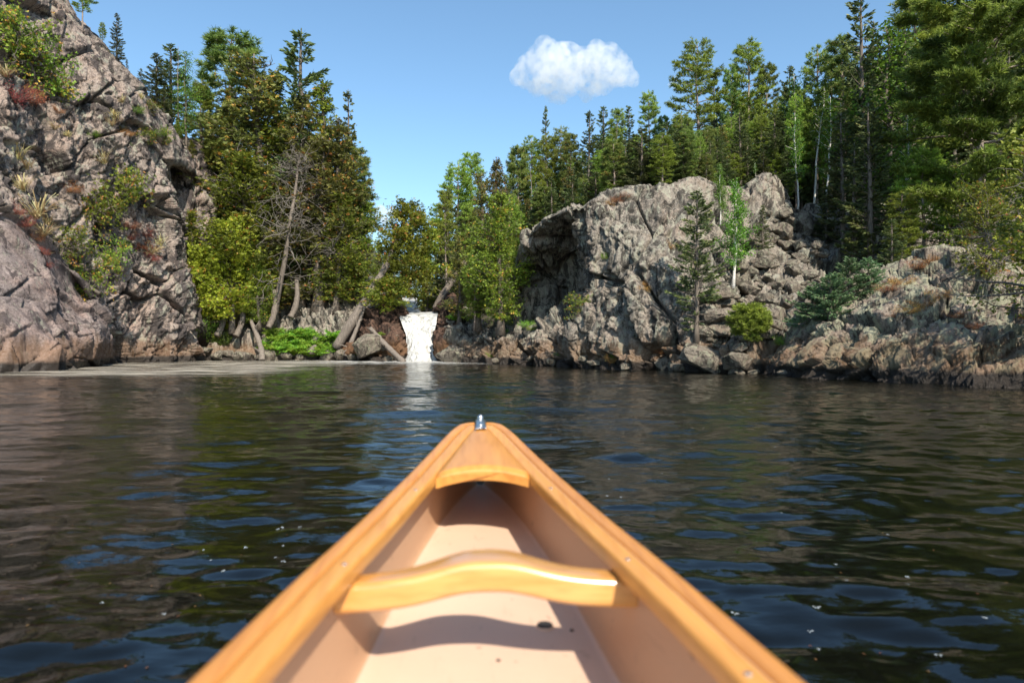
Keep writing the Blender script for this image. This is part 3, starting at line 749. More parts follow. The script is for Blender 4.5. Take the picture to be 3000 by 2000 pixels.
def broadleaf(h=6., wid=1.3, seed=1, first=.3, mat='leaf', bark='birchbark', n_br=46, ls=.075, dens=1., stems=1, tr=.009):
    r = np.random.default_rng(seed); T = Geo(); Cg = Geo(); O = []; Dd = []
    for sidx in range(stems):
        path, rad = trunk_geo(h*(1-.12*sidx), tr*h+.015, r, lean=(r.normal()*.10*(sidx > 0), r.normal()*.08), wob=.09); T.add(*tube(path, rad, 7))
        hh = path[-1, 2]
        for k in range(n_br):
            t = first+(1-first)*(k+r.random())/n_br; u = (t-first)/(1-first); a = r.random()*6.283
            L = wid*(.4+.6*math.sin(min(1, u+.18)*math.pi)**.7)*(.5+.7*r.random())
            n = 5; pts = curve_pts(at(path, t*hh*.97), norm(np.array((math.cos(a), math.sin(a), .75))), L, n, r, .35, -.2)
            T.add(*tube(pts, np.linspace(.008+.008*L, .003, n+1), 3, False))
            m_ = int(L*75*dens)+8; q = r.random(m_)**.6*n; i = np.minimum(q.astype(int), n-1)
            O.append(pts[i]+(pts[i+1]-pts[i])*(q-i)[:, None]+r.normal(size=(m_, 3))*.13*(.4+L*.5))
    O = np.vstack(O); n = len(O)
    leaves(Cg, O, r.normal(size=(n, 3))+np.array((0, 0, -.5)), ls*(.7+.6*r.random(n)), ls*.75, np.clip(r.normal(.45, .22, n), 0, 1), r)
    return dict(h=h, trunk=T.mesh('trunk', M[bark]), crown=Cg.mesh('crown', M[mat]))

def snag(h=6., seed=1, wid=.5):
    r = np.random.default_rng(seed); T = Geo(); path, rad = trunk_geo(h, .008*h+.02, r, wob=.05); T.add(*tube(path, rad, 6))
    Bg = Geo()
    for k in range(int(h*9)):
        a = r.random()*6.283; z = h*(.15+.83*r.random()); L = wid*(.3+r.random())*(1.1-z/h)
        pts = curve_pts(at(path, z), norm(np.array((math.cos(a), math.sin(a), -.1))), L, 4, r, .5, .2)
        Bg.add(*tube(pts, np.linspace(.009, .003, 5), 3, False), .5)
    return dict(h=h, trunk=T.mesh('trunk', M['deadwood']), dead_branches=Bg.mesh('dead_branches', M['deadwood']))

def place_tree(name, proto, x, y, z, height, label, cat='tree', group=None, rot=None, wscale=1., tilt=0., tiltdir=0.):
    e = bpy.data.objects.new(name, None); COL.objects.link(e); e.empty_display_size = .2
    s = height/proto['h']
    e.location = (x, y, z); e.scale = (s*wscale, s*wscale, s)
    q = Quaternion((math.sin(tiltdir), -math.cos(tiltdir), 0), -tilt) if tilt else Quaternion()
    e.rotation_mode = 'QUATERNION'
    e.rotation_quaternion = q @ Quaternion((0, 0, 1), rng.random()*6.283 if rot is None else rot)
    for part in ('trunk', 'dead_branches', 'crown'):
        if part in proto:
            c_ = link(part, proto[part], e)
            if part == 'dead_branches': c_['kind'] = 'stuff'
    return tag(e, label, cat, group)

P = {}
P['spruce'] = [spruce(6, .74, 101, first=.12, thin=.9), spruce(6, .92, 102, first=.06), spruce(6, .55, 103, first=.3, thin=.8, ragged=.45), spruce(6, .72, 104, first=.2, thin=.85, ragged=.4)]
P['spire'] = [spruce(6, .42, 111, first=.35, thin=.75, ragged=.4, spire=.8), spruce(6, .5, 112, first=.25, thin=.8, ragged=.35)]
P['pine'] = [pine(7, 1.55, 121, first=.25), pine(7, 1.25, 122, first=.18, lev=.38), pine(7, 1.8, 123, first=.35), pine(7, 1.0, 124, first=.4, lev=.36)]
P['redpine'] = [pine(7, 1.15, 131, first=.45, mat='redpine', puffs=True, nl=.15, lev=.42), pine(7, .95, 132, first=.3, mat='redpine', puffs=True, nl=.15, lev=.36)]
P['cedar'] = [cedar(7, 1.15, 141, n_br=170), cedar(7, .95, 142, n_br=150, bare=.12), cedar(7, 1.4, 143, n_br=190, prof=.4)]
P['olive'] = [cedar(7, 1.1, 151, mat='olive', n_br=170, bare=.22, dens=.85), cedar(7, 1.3, 152, mat='olive', n_br=180, bare=.3, dens=.8, prof=.45)]
P['bright'] = [cedar(4.5, 1.5, 161, mat='bright', n_br=170, prof=.38, droop=.25, first=.14, sp=.11)]
P['leaf'] = [broadleaf(6, 1.1, 171, bark='bark', first=.15, n_br=70), broadleaf(6, .8, 172, first=.45, n_br=40)]

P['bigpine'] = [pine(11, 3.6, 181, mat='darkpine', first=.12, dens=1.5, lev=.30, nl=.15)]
P['shorecedar'] = [cedar(5, 1.9, 191, mat='cedar', n_br=125, bare=.35, first=.1, lean=(-.18, 0), prof=.4, sp=.10, dens=.8)]
for k_, l_ in P.items(): print(k_, [(len(q['crown'].polygons), len(q['trunk'].polygons)) for q in l_])

# ------------------------------------------------------------------ which tree stands where: bearing, crown-top row, distance, kind
def tree_at(X, Yt, D, kind, v, label, name=None, group=None, ws=1., Yb=None, **kw):
    x = (X-1500)/FPX*D
    z = ground(x, D)-.05 if Yb is None else W(X, Yb, D)[2]
    top = W(X, Yt, D)[2]
    pr = P[kind][v] if isinstance(kind, str) else kind
    nm = name or {'spruce': 'spruce_tree', 'spire': 'spruce_tree', 'pine': 'white_pine', 'redpine': 'red_pine', 'cedar': 'cedar_tree', 'olive': 'cedar_tree', 'bright': 'cedar_tree', 'bigpine': 'white_pine', 'shorecedar': 'cedar_tree', 'leaf': 'birch_tree'}[kind]
    return place_tree(nm, pr, x, D, z, max(.8, top-z), label, group=group, wscale=ws, **kw)

T = [  # left cliff top
 (243,-75,23.5,'pine',2,'tall airy pine with a bare grey trunk on the crest of the left cliff',1.),
 (342,38,24.5,'spruce',1,'tallest dark conical spruce behind the left cliff crest, right of the airy pine',.75),
 (300,120,25.5,'pine',1,'bushy yellow green pine between airy pine and dark spruce on the left crest',1.),
 (372,175,26,'spruce',0,'narrow dark spruce just below the conical spruce on the left crest',.8),
 (413,200,27,'spruce',1,'small lone pointed spruce in the dip of the left skyline',.8),
 (458,155,28,'spruce',1,'slim dark spruce left of the sharp topped spruce above the rock knob',1.2),
 (500,127,29,'spruce',1,'sharp topped dark spruce standing above the pink rock knob',1.15),
 (545,150,28.5,'leaf',0,'round topped leafy tree between the sharp spruce and the drooping white pine',.8),
 (480,255,27.5,'spruce',0,'short dense spruce in front of the sharp topped spruce',1.2),
 (590,235,30,'pine',0,'bright drooping white pine right of the rock knob',1.1),
 (628,330,33,'pine',3,'pale thin pine seen through the gap behind the red pine',1.),
 (668,105,31.5,'redpine',0,'red pine with round needle tufts standing out over the left cedars',1.25),
 # the cedar mass
 (755,165,30.5,'olive',1,'tallest brown green cedar in the big stand left of the waterfall',1.1),
 (700,262,30,'olive',0,'olive cedar below the red pine at the left side of the stand',1.2),
 (812,232,31,'cedar',1,'cedar between the tallest cedar and the dark spire spruce',1.1),
 (880,86,31,'spruce',1,'tall dark spire spruce rising above the whole left stand',.85),
 (877,262,30,'olive',0,'olive cedar wrapped around the foot of the dark spire spruce',.95),
 (950,236,31,'cedar',1,'thin topped cedar right of the dark spire spruce',.85),
 (1015,262,31.5,'spire',1,'second dark spire spruce with bare lower stem at the right of the stand',.62),
 (1000,345,30,'olive',1,'orange flecked cedar below the second spire spruce',.95),
 (1035,440,31,'redpine',1,'tufted pine at the right edge of the left stand',1.15),
 (1050,540,30,'cedar',0,'lower green cedar at the right edge of the left stand',1.0),
 (930,400,29.3,'olive',1,'broad olive cedar in the middle of the stand',1.25),
 (620,400,29.5,'cedar',2,'wide yellow green cedar beside the rock knob',1.25),
 (560,540,28.3,'cedar',0,'dense cedar hugging the right flank of the left cliff',1.3),
 (690,440,28.8,'cedar',2,'dense green cedar in the centre left of the stand',1.2),
 (520,640,27.6,'cedar',0,'low green cedar leaning out from the left cliff foot',1.3),
 (770,470,28.8,'olive',0,'brownish cedar behind the tangle of bare branches',1.1),
 (985,560,29,'cedar',2,'shadowed cedar low at the right side of the stand',1.0),
 # right of the falls
 (1312,555,34,'spruce',1,'dark spruce at the left end of the right hand forest',.9),
 (1345,478,36,'pine',0,'blue green white pine opening the right hand forest',1.0),
 (1385,455,37,'pine',3,'slender white pine next to the blue green one',1.1),
 (1452,458,29,'olive',0,'tall rusty orange cedar above the ledge cedar',.9),
 (1413,505,34,'olive',1,'tawny cedar between white pine and rusty cedar',.8),
 (1480,520,31,'spruce',2,'thin brown spruce right of the rusty cedar',1.),
 (1515,433,34,'redpine',1,'dark tufted pine on the slope above the overhang',.9),
 (1555,402,35,'pine',1,'light green pine with upswept arms above the overhang',1.),
 (1600,308,34,'spire',0,'isolated scraggy spruce spire poking above the slope forest',.5),
 (1603,395,32,'pine',1,'dense pine at the foot of the scraggy spire',.9),
 (1640,376,32,'pine',0,'bushy twin topped pine right of the scraggy spire',.9),
 (1668,396,31,'redpine',1,'yellowish pine beside the twin topped pine',.9),
 (1725,328,30,'spruce',3,'sparse dark spruce in the notch below the cloud',.9),
 (1768,310,31,'spruce',1,'blue tinged spruce with a full pointed crown below the cloud',.9),
 (1808,322,30,'pine',3,'upright pine between two spruces below the cloud',1.),
 (1842,310,31,'spruce',0,'narrow dark spruce just right of the upright pine below the cloud',.9),
 (1903,271,30,'pine',0,'light topped pine left of the giant white pine',.8),
 (1940,345,29,'redpine',0,'dark pine hidden at the left foot of the giant white pine',.9),
 (2048,128,27,'pine',2,'giant bright white pine towering over the right cliff',1.05),
 (2000,330,26,'pine',0,'wide spreading pine bough tree below the giant white pine',1.2),
 (2092,222,30,'spruce',0,'small spruce top right of the giant white pine',.8),
 (2137,196,29,'redpine',1,'dark stemmed tufted pine right of the giant white pine',.7),
 (2185,132,29,'pine',3,'tall pine with a forked pale top above the cliff gully',1.1),
 (2243,197,29,'redpine',0,'rusty tufted red pine right of the forked top pine',.85),
 (2170,330,24,'spruce',3,'big brown green spruce standing at the head of the gully',1.15),
 (2230,330,26,'pine',0,'bright green pine behind the brown spruce at the gully',1.),
 (2315,190,27,'spruce',1,'pointed blue green spruce in the skyline gap above the birches',.75),
 (2340,225,27,'leaf',1,'yellowing birch crown beside the pointed blue green spruce',.9),
 (2392,140,26,'pine',1,'dark upright pine above the white birches',.85),
 (2475,115,25,'redpine',1,'bright topped pine left of the tall ragged spruce',1.),
 (2528,-25,22,'spruce',3,'very tall ragged spruce reaching the top of the frame on the right',.85),
 (2558,60,23,'spruce',2,'ragged spruce crowded against the very tall one',.8),
 (2608,62,22,'leaf',0,'large dark leafy birch right of the tall ragged spruce',1.5),
 (2670,-10,23,'pine',3,'open topped pine behind the leafy birch',1.2),
 (2655,90,22,'spruce',0,'grey green spruce in the gap behind the leafy birch',.9),
 (2470,330,21,'spruce',3,'drooping grey green spruce below the bright topped pine',1.1),
 (2500,420,19.5,'spruce',2,'spruce with dead lower limbs above the outcrop, left stem',1.2),
 (2552,300,19,'spruce',3,'spruce with dead lower limbs above the outcrop, right stem',1.05),
 (2614,640,17.6,'spruce',1,'young bluish spruce standing on top of the outcrop',1.4),
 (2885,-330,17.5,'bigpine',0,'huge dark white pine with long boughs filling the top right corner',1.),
 (3080,380,10.4,'shorecedar',0,'cedar with orange tips leaning over the outcrop at the right edge',1.),
 (2900,520,12.6,'shorecedar',0,'cedar with bare lower boughs on the outcrop left of the leaning edge cedar',1.),
 (2990,430,14.5,'shorecedar',0,'orange flecked cedar behind the outcrop under the huge pine',1.),
 (2420,560,22.5,'spruce',1,'low dark spruce at the right rim of the boulder slope',1.5),
]
for (X, Yt, D, k, v, lab, ws) in T:
    tree_at(X, Yt, D, k, v, lab, ws=ws*(1.28 if X < 1090 else 1.08))
# fill of the right forest and of the left slope, seen as stems and crowns between the named trees
SK = np.array([(1290, 640), (1340, 560), (1450, 540), (1550, 480), (1640, 440), (1750, 390), (1850, 380), (1950, 350), (2100, 300), (2250, 280), (2400, 240), (2550, 180), (2700, 90), (2850, 0), (3300, -200)], float)
fr = random.Random(5)
SP = [(1640, 'above the overhang of the right cliff'), (1740, 'on the slope below the cloud'), (1850, 'on the cliff crest below the cloud'), (1970, 'left of the giant white pine'), (2110, 'around the giant white pine'), (2230, 'behind the head of the rock slide'), (2330, 'left of the white birches'), (2450, 'among the white birches'), (2580, 'below the very tall ragged spruce'), (2720, 'under the dark leafy birch'), (2880, 'left of the huge pine'), (9999, 'behind the huge pine')]
def spot(X): return next(s for x, s in SP if X < x)
names = {'spruce': 'slender dark spruce', 'spire': 'sparse spruce spire', 'pine': 'full grown green pine', 'redpine': 'tufted pine'}
n = 0
for i in range(150):
    X = 1560+1740*(i+fr.random())/150
    D0 = float(np.interp(X, HT[:, 0], HT[:, 1])); D = D0+.6+fr.random()**1.4*11
    k = fr.choice(['spruce', 'spruce', 'spruce', 'pine', 'pine', 'redpine', 'spire'])
    v = fr.randrange(len(P[k]))
    Yt = np.interp(X, SK[:, 0], SK[:, 1])+20+fr.random()*150
    tree_at(X, Yt, D, k, v, ('tall ' if v % 2 else '')+names[k]+(' with dense crown ' if v < 2 else ' with bare lower stem ')+spot(X), group={'spruce': 'slender spruces of the right forest', 'spire': 'spruce spires of the right forest', 'pine': 'green pines of the right forest', 'redpine': 'tufted pines of the right forest'}[k], ws=.75+fr.random()*.35)
for i in range(70):   # back rows
    X = 1430+1850*(i+fr.random())/70; D = float(np.interp(X, HT[:, 0], HT[:, 1]))+7+fr.random()*12
    k = fr.choice(['spruce', 'spruce', 'pine', 'spruce', 'redpine']); v = fr.randrange(2)
    tree_at(X, np.interp(X, SK[:, 0], SK[:, 1])-10+fr.random()*110, D, k, v, 'far back %s %s' % ({'spruce': 'dark spruce', 'pine': 'green pine', 'redpine': 'tufted pine'}[k], spot(X)), group='back row %s of the right forest' % {'spruce': 'spruces', 'pine': 'pines', 'redpine': 'tufted pines'}[k], ws=1.1)
for i in range(75):   # middle storey
    X = 1540+1500*(i+fr.random())/75; D = float(np.interp(X, HT[:, 0], HT[:, 1]))+.6+fr.random()*6
    x = (X-1500)/FPX*D; k = fr.choice(['spruce', 'spruce', 'pine', 'redpine', 'olive']); v = {'spruce': 1, 'pine': 1, 'redpine': 1, 'olive': 0}[k]
    place_tree({'spruce': 'spruce_tree', 'pine': 'white_pine', 'redpine': 'red_pine', 'olive': 'cedar_tree'}[k], P[k][v], x, D, ground(x, D)-.1, min(2.2+fr.random()*2.4, max(1.2, W(X, np.interp(X, SK[:, 0], SK[:, 1])+60, D)[2]-ground(x, D))), 'half grown %s %s' % ({'spruce': 'dark spruce', 'pine': 'green pine', 'redpine': 'tufted pine', 'olive': 'olive cedar'}[k], spot(X)), group='half grown %s of the right forest' % {'spruce': 'spruces', 'pine': 'pines', 'redpine': 'red pines', 'olive': 'cedars'}[k], wscale=1.15)
for i in range(70):   # low growth along the cliff edge
    X = 1560+1500*(i+fr.random())/70; D = float(np.interp(X, HT[:, 0], HT[:, 1]))+.1+fr.random()*2.5
    x = (X-1500)/FPX*D; k = fr.choice(['spruce', 'spruce', 'pine', 'redpine']); v = {'spruce': 1, 'pine': 1, 'redpine': 1}[k]
    place_tree('young_tree', P[k][v], x, D, ground(x, D)-.1, .9+fr.random()*1.9, 'low bushy young %s %s' % ('spruce' if k == 'spruce' else 'pine', spot(X)), group='young %s under the right forest' % ('spruces' if k == 'spruce' else 'pines'), wscale=1.7)
for i in range(26):
    X = 1300+250*fr.random(); D = 27.5+fr.random()*9
    k = fr.choice(['spruce', 'olive', 'cedar', 'pine']); v = fr.randrange(len(P[k]))
    tree_at(X, 560+fr.random()*150, D, k, v, {'spruce': 'dark spruce in the shaded wood between waterfall and overhang', 'olive': 'rusty cedar in the shaded wood between waterfall and overhang', 'cedar': 'green cedar in the shaded wood between waterfall and overhang', 'pine': 'green pine in the shaded wood between waterfall and overhang'}[k],
        group={'spruce': 'spruces right of the waterfall', 'olive': 'rusty cedars right of the waterfall', 'cedar': 'green cedars right of the waterfall', 'pine': 'pines right of the waterfall'}[k], ws=.9)
for i in range(24):
    X = 500+560*(i+fr.random())/24; D = 31+fr.random()*7
    k = fr.choice(['olive', 'cedar', 'spruce', 'cedar']); v = fr.randrange(len(P[k]))
    tree_at(X, float(np.interp(X, [500, 760, 1000, 1080], [420, 330, 420, 620]))+fr.random()*150, D, k, v, {'spruce': 'dark spruce hidden deep in the left stand', 'olive': 'olive cedar hidden deep in the left stand', 'cedar': 'green cedar hidden deep in the left stand'}[k],
        group={'spruce': 'spruces inside the left stand', 'olive': 'olive cedars inside the left stand', 'cedar': 'green cedars inside the left stand'}[k], ws=1.)
for X, Yt, D, k in ((1110, 700, 36, 'cedar'), (1150, 690, 40, 'olive'), (1200, 700, 42, 'spruce'), (1240, 690, 40, 'cedar'), (1275, 640, 38, 'spruce'), (1180, 740, 36, 'olive'), (1255, 720, 35, 'cedar'), (1130, 740, 34, 'cedar'),(1290, 600, 36, 'pine')):
    tree_at(X, Yt, D, k, 0, 'distant %s in the gap behind the waterfall' % {'cedar': 'green cedar', 'olive': 'olive cedar', 'spruce': 'dark spruce', 'pine': 'green pine'}[k], group='%s trees behind the waterfall' % k, ws=1.1)

# ------------------------------------------------------------------ boulders, shrubs, grass, ferns, logs
def boulder_mesh(seed, flat=.7):
    r = np.random.default_rng(seed); bm = bmesh.new()
    for p in r.normal(size=(26, 3)):
        p = p/np.linalg.norm(p)*(.82+.25*r.random()); bm.verts.new((p[0], p[1]*.85, p[2]*flat))
    res = bmesh.ops.convex_hull(bm, input=bm.verts)
    for v in [v for v in bm.verts if not v.link_faces]: bm.verts.remove(v)
    bmesh.ops.dissolve_limit(bm, angle_limit=math.radians(24), verts=bm.verts, edges=bm.edges)
    bmesh.ops.bevel(bm, geom=list(bm.edges), offset=.045, segments=1, affect='EDGES')
    bmesh.ops.triangulate(bm, faces=bm.faces)
    bmesh.ops.subdivide_edges(bm, edges=bm.edges, cuts=3, use_grid_fill=True)
    co = np.array([v.co for v in bm.verts]); d = .035*fbm(co*3+seed, seed, 4, .6)+.02*fbm(co*9, seed+3, 3)
    bm.normal_update()
    for v, q in zip(bm.verts, d): v.co += v.normal*q
    me = bpy.data.meshes.new('boulder'); bm.to_mesh(me); bm.free(); me.materials.append(M['boulder']); return me
BM = [boulder_mesh(200+k, .55+.35*((k*7) % 5)/5) for k in range(12)]
def boulder(X, Y, size, label, group=None, k=None, sink=.25, D=None, name='boulder', mat=None):
    loc, nr = hit(X, Y)
    if loc is None: return None
    k = fr.randrange(12) if k is None else k
    me = BM[k]
    o = link(name, me); s = size*(.8+.4*fr.random())
    o.scale = (s*(1+.3*fr.random()), s, s*(.8+.3*fr.random()))
    o.rotation_euler = (fr.uniform(-.5, .5), fr.uniform(-.5, .5), fr.random()*6.28)
    o.location = loc + nr*size*(1-sink)*.35
    if mat: o.material_slots[0].link = 'OBJECT'; o.material_slots[0].material = mat
    return tag(o, label, 'rock', group)
poly = [(2240, 620), (2330, 610), (2420, 640), (2430, 780), (2420, 900), (2330, 960), (2260, 1000), (2150, 1030), (2060, 1000), (2060, 900), (2100, 830), (2130, 760), (2190, 700)]
def inside(x, y, P_):
    c = False
    for i in range(len(P_)):
        (x1, y1), (x2, y2) = P_[i], P_[i-1]
        if (y1 > y) != (y2 > y) and x < (x2-x1)*(y-y1)/(y2-y1)+x1: c = not c
    return c
boulder(2362, 682, .62, 'largest rounded boulder perched at the top right of the rock slide', k=3, sink=-.4)
boulder(2105, 958, .50, 'pale flat topped boulder low in the rock slide beside the spruce foot', k=5, sink=-.2)
boulder(2230, 780, .34, 'upright pale block standing in the slide right of the birch trunk', k=1, sink=-.3)
boulder(2170, 930, .36, 'long slanting grey boulder above the bright pine bush', k=8, sink=-.2)
boulder(2180, 850, .30, 'pale square block in the middle of the rock slide', k=6, sink=-.3)
boulder(2310, 840, .34, 'big shadowed slab on the right of the rock slide', k=9, sink=-.2)
boulder(2280, 930, .5, 'dark shadowed boulder at the lower right of the slide', k=2, sink=-.2)
cnt = 0
while cnt < 210:
    X, Y = fr.uniform(2050, 2440), fr.uniform(610, 1030)
    if not inside(X, Y, poly): continue
    cnt += 1; q_ = fr.random()
    boulder(X, Y, .09+.26*q_**2.5, '%s angular block in the %s %s part of the rock slide' % ('small' if q_ < .5 else 'larger', 'upper' if Y < 720 else 'middle' if Y < 880 else 'lower', 'left' if X < 2240 else 'right'), 'loose blocks of the rock slide', sink=.1)
for i in range(14):
    X = 1300+1000*(i+fr.random())/14; Y = HY+FPX*H/float(np.interp(X, [1290, 1545, 1840, 2190, 2325], [26.6, 21, 17.4, 15, 13.8]))-6-fr.random()*16
    boulder(X, Y, .12+.18*fr.random(), 'brown grey stone at the waterline %s' % ('below the cedar ledge' if X < 1560 else 'below the overhang' if X < 1720 else 'below the middle of the right cliff' if X < 1950 else 'below the rock slide'), 'stones along the right waterline', sink=.3)
boulder(1955, 1062, .42, 'large folded boulder at the water between main cliff and rock slide', k=4, sink=-.1)
boulder(2060, 1050, .55, 'broad striped boulder at the water below the rock slide', k=7, sink=-.1)
boulder(2140, 1060, .5, 'dark wrinkled boulder half in shade at the water below the rock slide', k=10, sink=-.1)
boulder(1090, 1010, .95, 'big pale green rounded boulder left of the waterfall', k=0, sink=.1)
boulder(1345, 1030, .75, 'rounded grey boulder right of the waterfall at the water', k=11, sink=.1)
boulder(1300, 850, .7, 'grey rock above the waterfall on the right', k=3, sink=0)
boulder(1335, 800, .8, 'tilted rock higher up right of the stream', k=5, sink=0)
for i in range(22):
    X = 590+560*(i+fr.random())/22
    boulder(X, 1050-fr.random()*30, .18+.25*fr.random(), 'brown stone at the foot of the shaded bank left of the waterfall', 'stones along the left bank', sink=.2)

def bush(seed, h=1., w=1., mat='redshrub', n=50, ls=.05, lw=.5, up=.8, bark='bark'):
    r = np.random.default_rng(seed); T = Geo(); Cg = Geo()
    for k in range(n):
        a = r.random()*6.283; L = (.5+.5*r.random())
        d = np.array((math.cos(a)*w, math.sin(a)*w, h*(up*.5+.8*r.random())))
        pts = curve_pts((d[0]*.1, d[1]*.1, 0), norm(d), L*np.linalg.norm(d)*.8, 5, r, .4, .2)
        T.add(*tube(pts, np.linspace(.010, .003, 6), 3, False))
        m_ = 46; q = r.random(m_)**.6*5; i = np.minimum(q.astype(int), 4)
        o = pts[i]+(pts[i+1]-pts[i])*(q-i)[:, None]+r.normal(size=(m_, 3))*.07
        leaves(Cg, o, r.normal(size=(m_, 3))+np.array((0, 0, .6)), ls*(.7+.6*r.random(m_)), ls*lw, np.clip(r.normal(.45, .2)+r.normal(size=m_)*.15, 0, 1), r)
    return dict(h=h, trunk=T.mesh('stems', M[bark]), crown=Cg.mesh('leaves', M[mat]))
def grass(seed, h=.5, n=90):
    r = np.random.default_rng(seed); g_ = Geo()
    for k in range(n):
        a = r.random()*6.283; L = h*(.6+.7*r.random())
        s = np.linspace(0, 1, 5); out = .25+.7*r.random()
        p = np.stack((math.cos(a)*s*L*out+r.normal()*.04, math.sin(a)*s*L*out+r.normal()*.04, L*(s-.55*out*s*s)), 1)
        side = np.array((-math.sin(a), math.cos(a), 0))*.008
        v = np.concatenate((p-side, p+side)); f = [(i, i+1, i+6, i+5) for i in range(4)]
        g_.add(v, f, r.random())
    return g_.mesh('grass_tuft', M['drygrass'])
def fern(seed):
    r = np.random.default_rng(seed); g_ = Geo(); st = Geo()
    for k in range(15):
        a = r.random()*6.283; L = .75*(.7+.5*r.random()); s = np.linspace(0, 1, 12)
        out = .45+.5*r.random()
        p = np.stack((math.cos(a)*s*L*out, math.sin(a)*s*L*out, L*(1.0*s-.75*out*s*s)), 1)
        st.add(*tube(p, np.linspace(.008, .003, 12), 3, False))
        q = np.repeat(p[2:], 2, 0); sg = np.tile([1, -1], len(p)-2); side = np.array((-math.sin(a), math.cos(a), 0))
        d = sg[:, None]*side+.35*np.array((math.cos(a), math.sin(a), -.2))
        ln = np.repeat(.17*np.sin(np.linspace(.5, 3.0, len(p)-2)), 2)+.03
        for j in range(3):
            leaves(g_, q+d*(ln*.3*j)[:, None], d+r.normal(size=(len(q), 3))*.5, ln*.6, .04, np.clip(.45+r.normal()*.15+r.normal(size=len(q))*.12, 0, 1), r)
    return dict(h=1., trunk=st.mesh('stalks', M['fern']), crown=g_.mesh('fronds', M['fern']))
BU = {'autumn': [cedar(1.3, .85, 301, mat='autumn', n_br=42, prof=.3, sp=.075, first=.02, dens=.8, bare=.15), cedar(1.5, .75, 302, mat='autumn', n_br=38, prof=.35, sp=.075, first=.05, bare=.3, dens=.8)],
      'red': [bush(311), bush(312, up=.5)], 'rust': [bush(313, mat='rustshrub'), bush(314, mat='rustshrub', up=.5)],
      'green': [bush(315, mat='leaf', ls=.06, lw=.7, n=40), bush(316, mat='fern', ls=.055, lw=.6, n=45)],
      'fern': [fern(321), fern(322), fern(323)],
      'softpine': [pine(1.5, .85, 331, first=.03, dens=1.6, nl=.13, lev=.5)],
      'blue': [spruce(1.6, .8, 332, first=0., ragged=.3, mat='bluespruce', tw=.09)]}
GR = [grass(341), grass(342, .6), grass(343, .4)]
def shrub(X, Y, px, kind, v, label, name='shrub', cat='shrub', group=None, hpx=None, push=0.0, out=.0):
    loc, nr = hit(X, Y)
    if loc is None: print('miss', X, Y); return
    p = BU[kind][v]; k = loc.y/FPX; w = px*k
    e = bpy.data.objects.new(name, None); COL.objects.link(e)
    e.location = loc - nr*.05
    sx = {'autumn': .75, 'softpine': .6, 'blue': .7, 'fern': .6}.get(kind, .75)
    sc_ = w/(2*sx); hs = ((hpx or px*.7)*k)/p['h']
    e.scale = (sc_, sc_, hs); e.rotation_mode = 'QUATERNION'
    e.rotation_quaternion = Vector((0, 0, 1)).rotation_difference((Vector((0, 0, 1))+nr*out).normalized()) @ Quaternion((0, 0, 1), fr.random()*6.28)
    link('stems' if kind not in ('autumn', 'softpine', 'blue') else 'trunk', p['trunk'], e)
    if 'dead_branches' in p: link('dead_branches', p['dead_branches'], e)['kind'] = 'stuff'
    link('fronds' if kind == 'fern' else ('leaves' if kind not in ('autumn', 'softpine', 'blue') else 'crown'), p['crown'], e)
    return tag(e, label, cat, group)
# left cliff growth
shrub(110, 250, 170, 'autumn', 0, 'large orange green bush on the upper left cliff, left half', out=.8, hpx=190)
shrub(60, 190, 130, 'autumn', 1, 'upper left end of the orange green bush by the frame edge', out=.8, hpx=150)
shrub(190, 300, 150, 'autumn', 1, 'orange flecked bush hanging right of the large bush on the left cliff', out=.8, hpx=170)
shrub(40, 300, 100, 'red', 0, 'dark red heath under the large bush on the left cliff', out=.5)
shrub(75, 290, 110, 'red', 1, 'brownish red heath below the large bush', out=.5)
shrub(300, 660, 170, 'autumn', 1, 'crooked little cedar with orange tips growing from the middle of the left cliff', name='cedar_tree', cat='tree', out=.7, hpx=190)
shrub(255, 640, 120, 'autumn', 0, 'left bough clump of the crooked little cedar on the left cliff', out=.9, hpx=100)
shrub(360, 600, 90, 'autumn', 1, 'upright orange green bush right of the crooked cedar', out=.5, hpx=110)
shrub(180, 750, 110, 'autumn', 0, 'green bush above the smooth buttress at the left', out=.9, hpx=100)
shrub(230, 800, 130, 'autumn', 1, 'orange flecked bush draping over the smooth buttress', out=1., hpx=120)
shrub(270, 850, 100, 'autumn', 0, 'lowest drooping bush beside the smooth buttress', out=1.2, hpx=100)
shrub(310, 760, 90, 'autumn', 1, 'thin bush right of the draping bush on the left cliff', out=1., hpx=80)
for q, (X, Y, s) in enumerate([(45, 625, 60), (75, 660, 60), (100, 700, 55), (125, 740, 50), (135, 780, 45)]):
    shrub(X, Y, s, 'red', q % 2, 'red heath patch in the crack along the smooth buttress top', group='red heath along the buttress', out=.6, hpx=s*.6)
for q, (X, Y, s) in enumerate([(385, 700, 60), (415, 725, 65), (445, 760, 55), (385, 665, 60), (425, 690, 55), (450, 730, 40)]):
    shrub(X, Y, s, 'red', q % 2, 'red heath patch on the right shoulder of the left cliff', group='red heath on the cliff shoulder', out=.6, hpx=s*.55)
for q, (X, Y, s) in enumerate([(355, 380, 45), (375, 395, 45), (210, 560, 60), (170, 330, 40)]):
    shrub(X, Y, s, 'rust', q % 2, 'rusty heath tuft on a ledge of the left cliff', group='rusty heath on the left cliff', out=.6, hpx=s*.55)
gl = [(20, 230, 55), (60, 470, 60), (85, 500, 60), (70, 560, 70), (115, 640, 80), (140, 660, 70), (125, 690, 60), (310, 480, 50), (335, 350, 50), (360, 300, 35), (330, 370, 40), (415, 290, 35), (440, 745, 45), (470, 720, 40), (200, 400, 35), (160, 380, 35)]
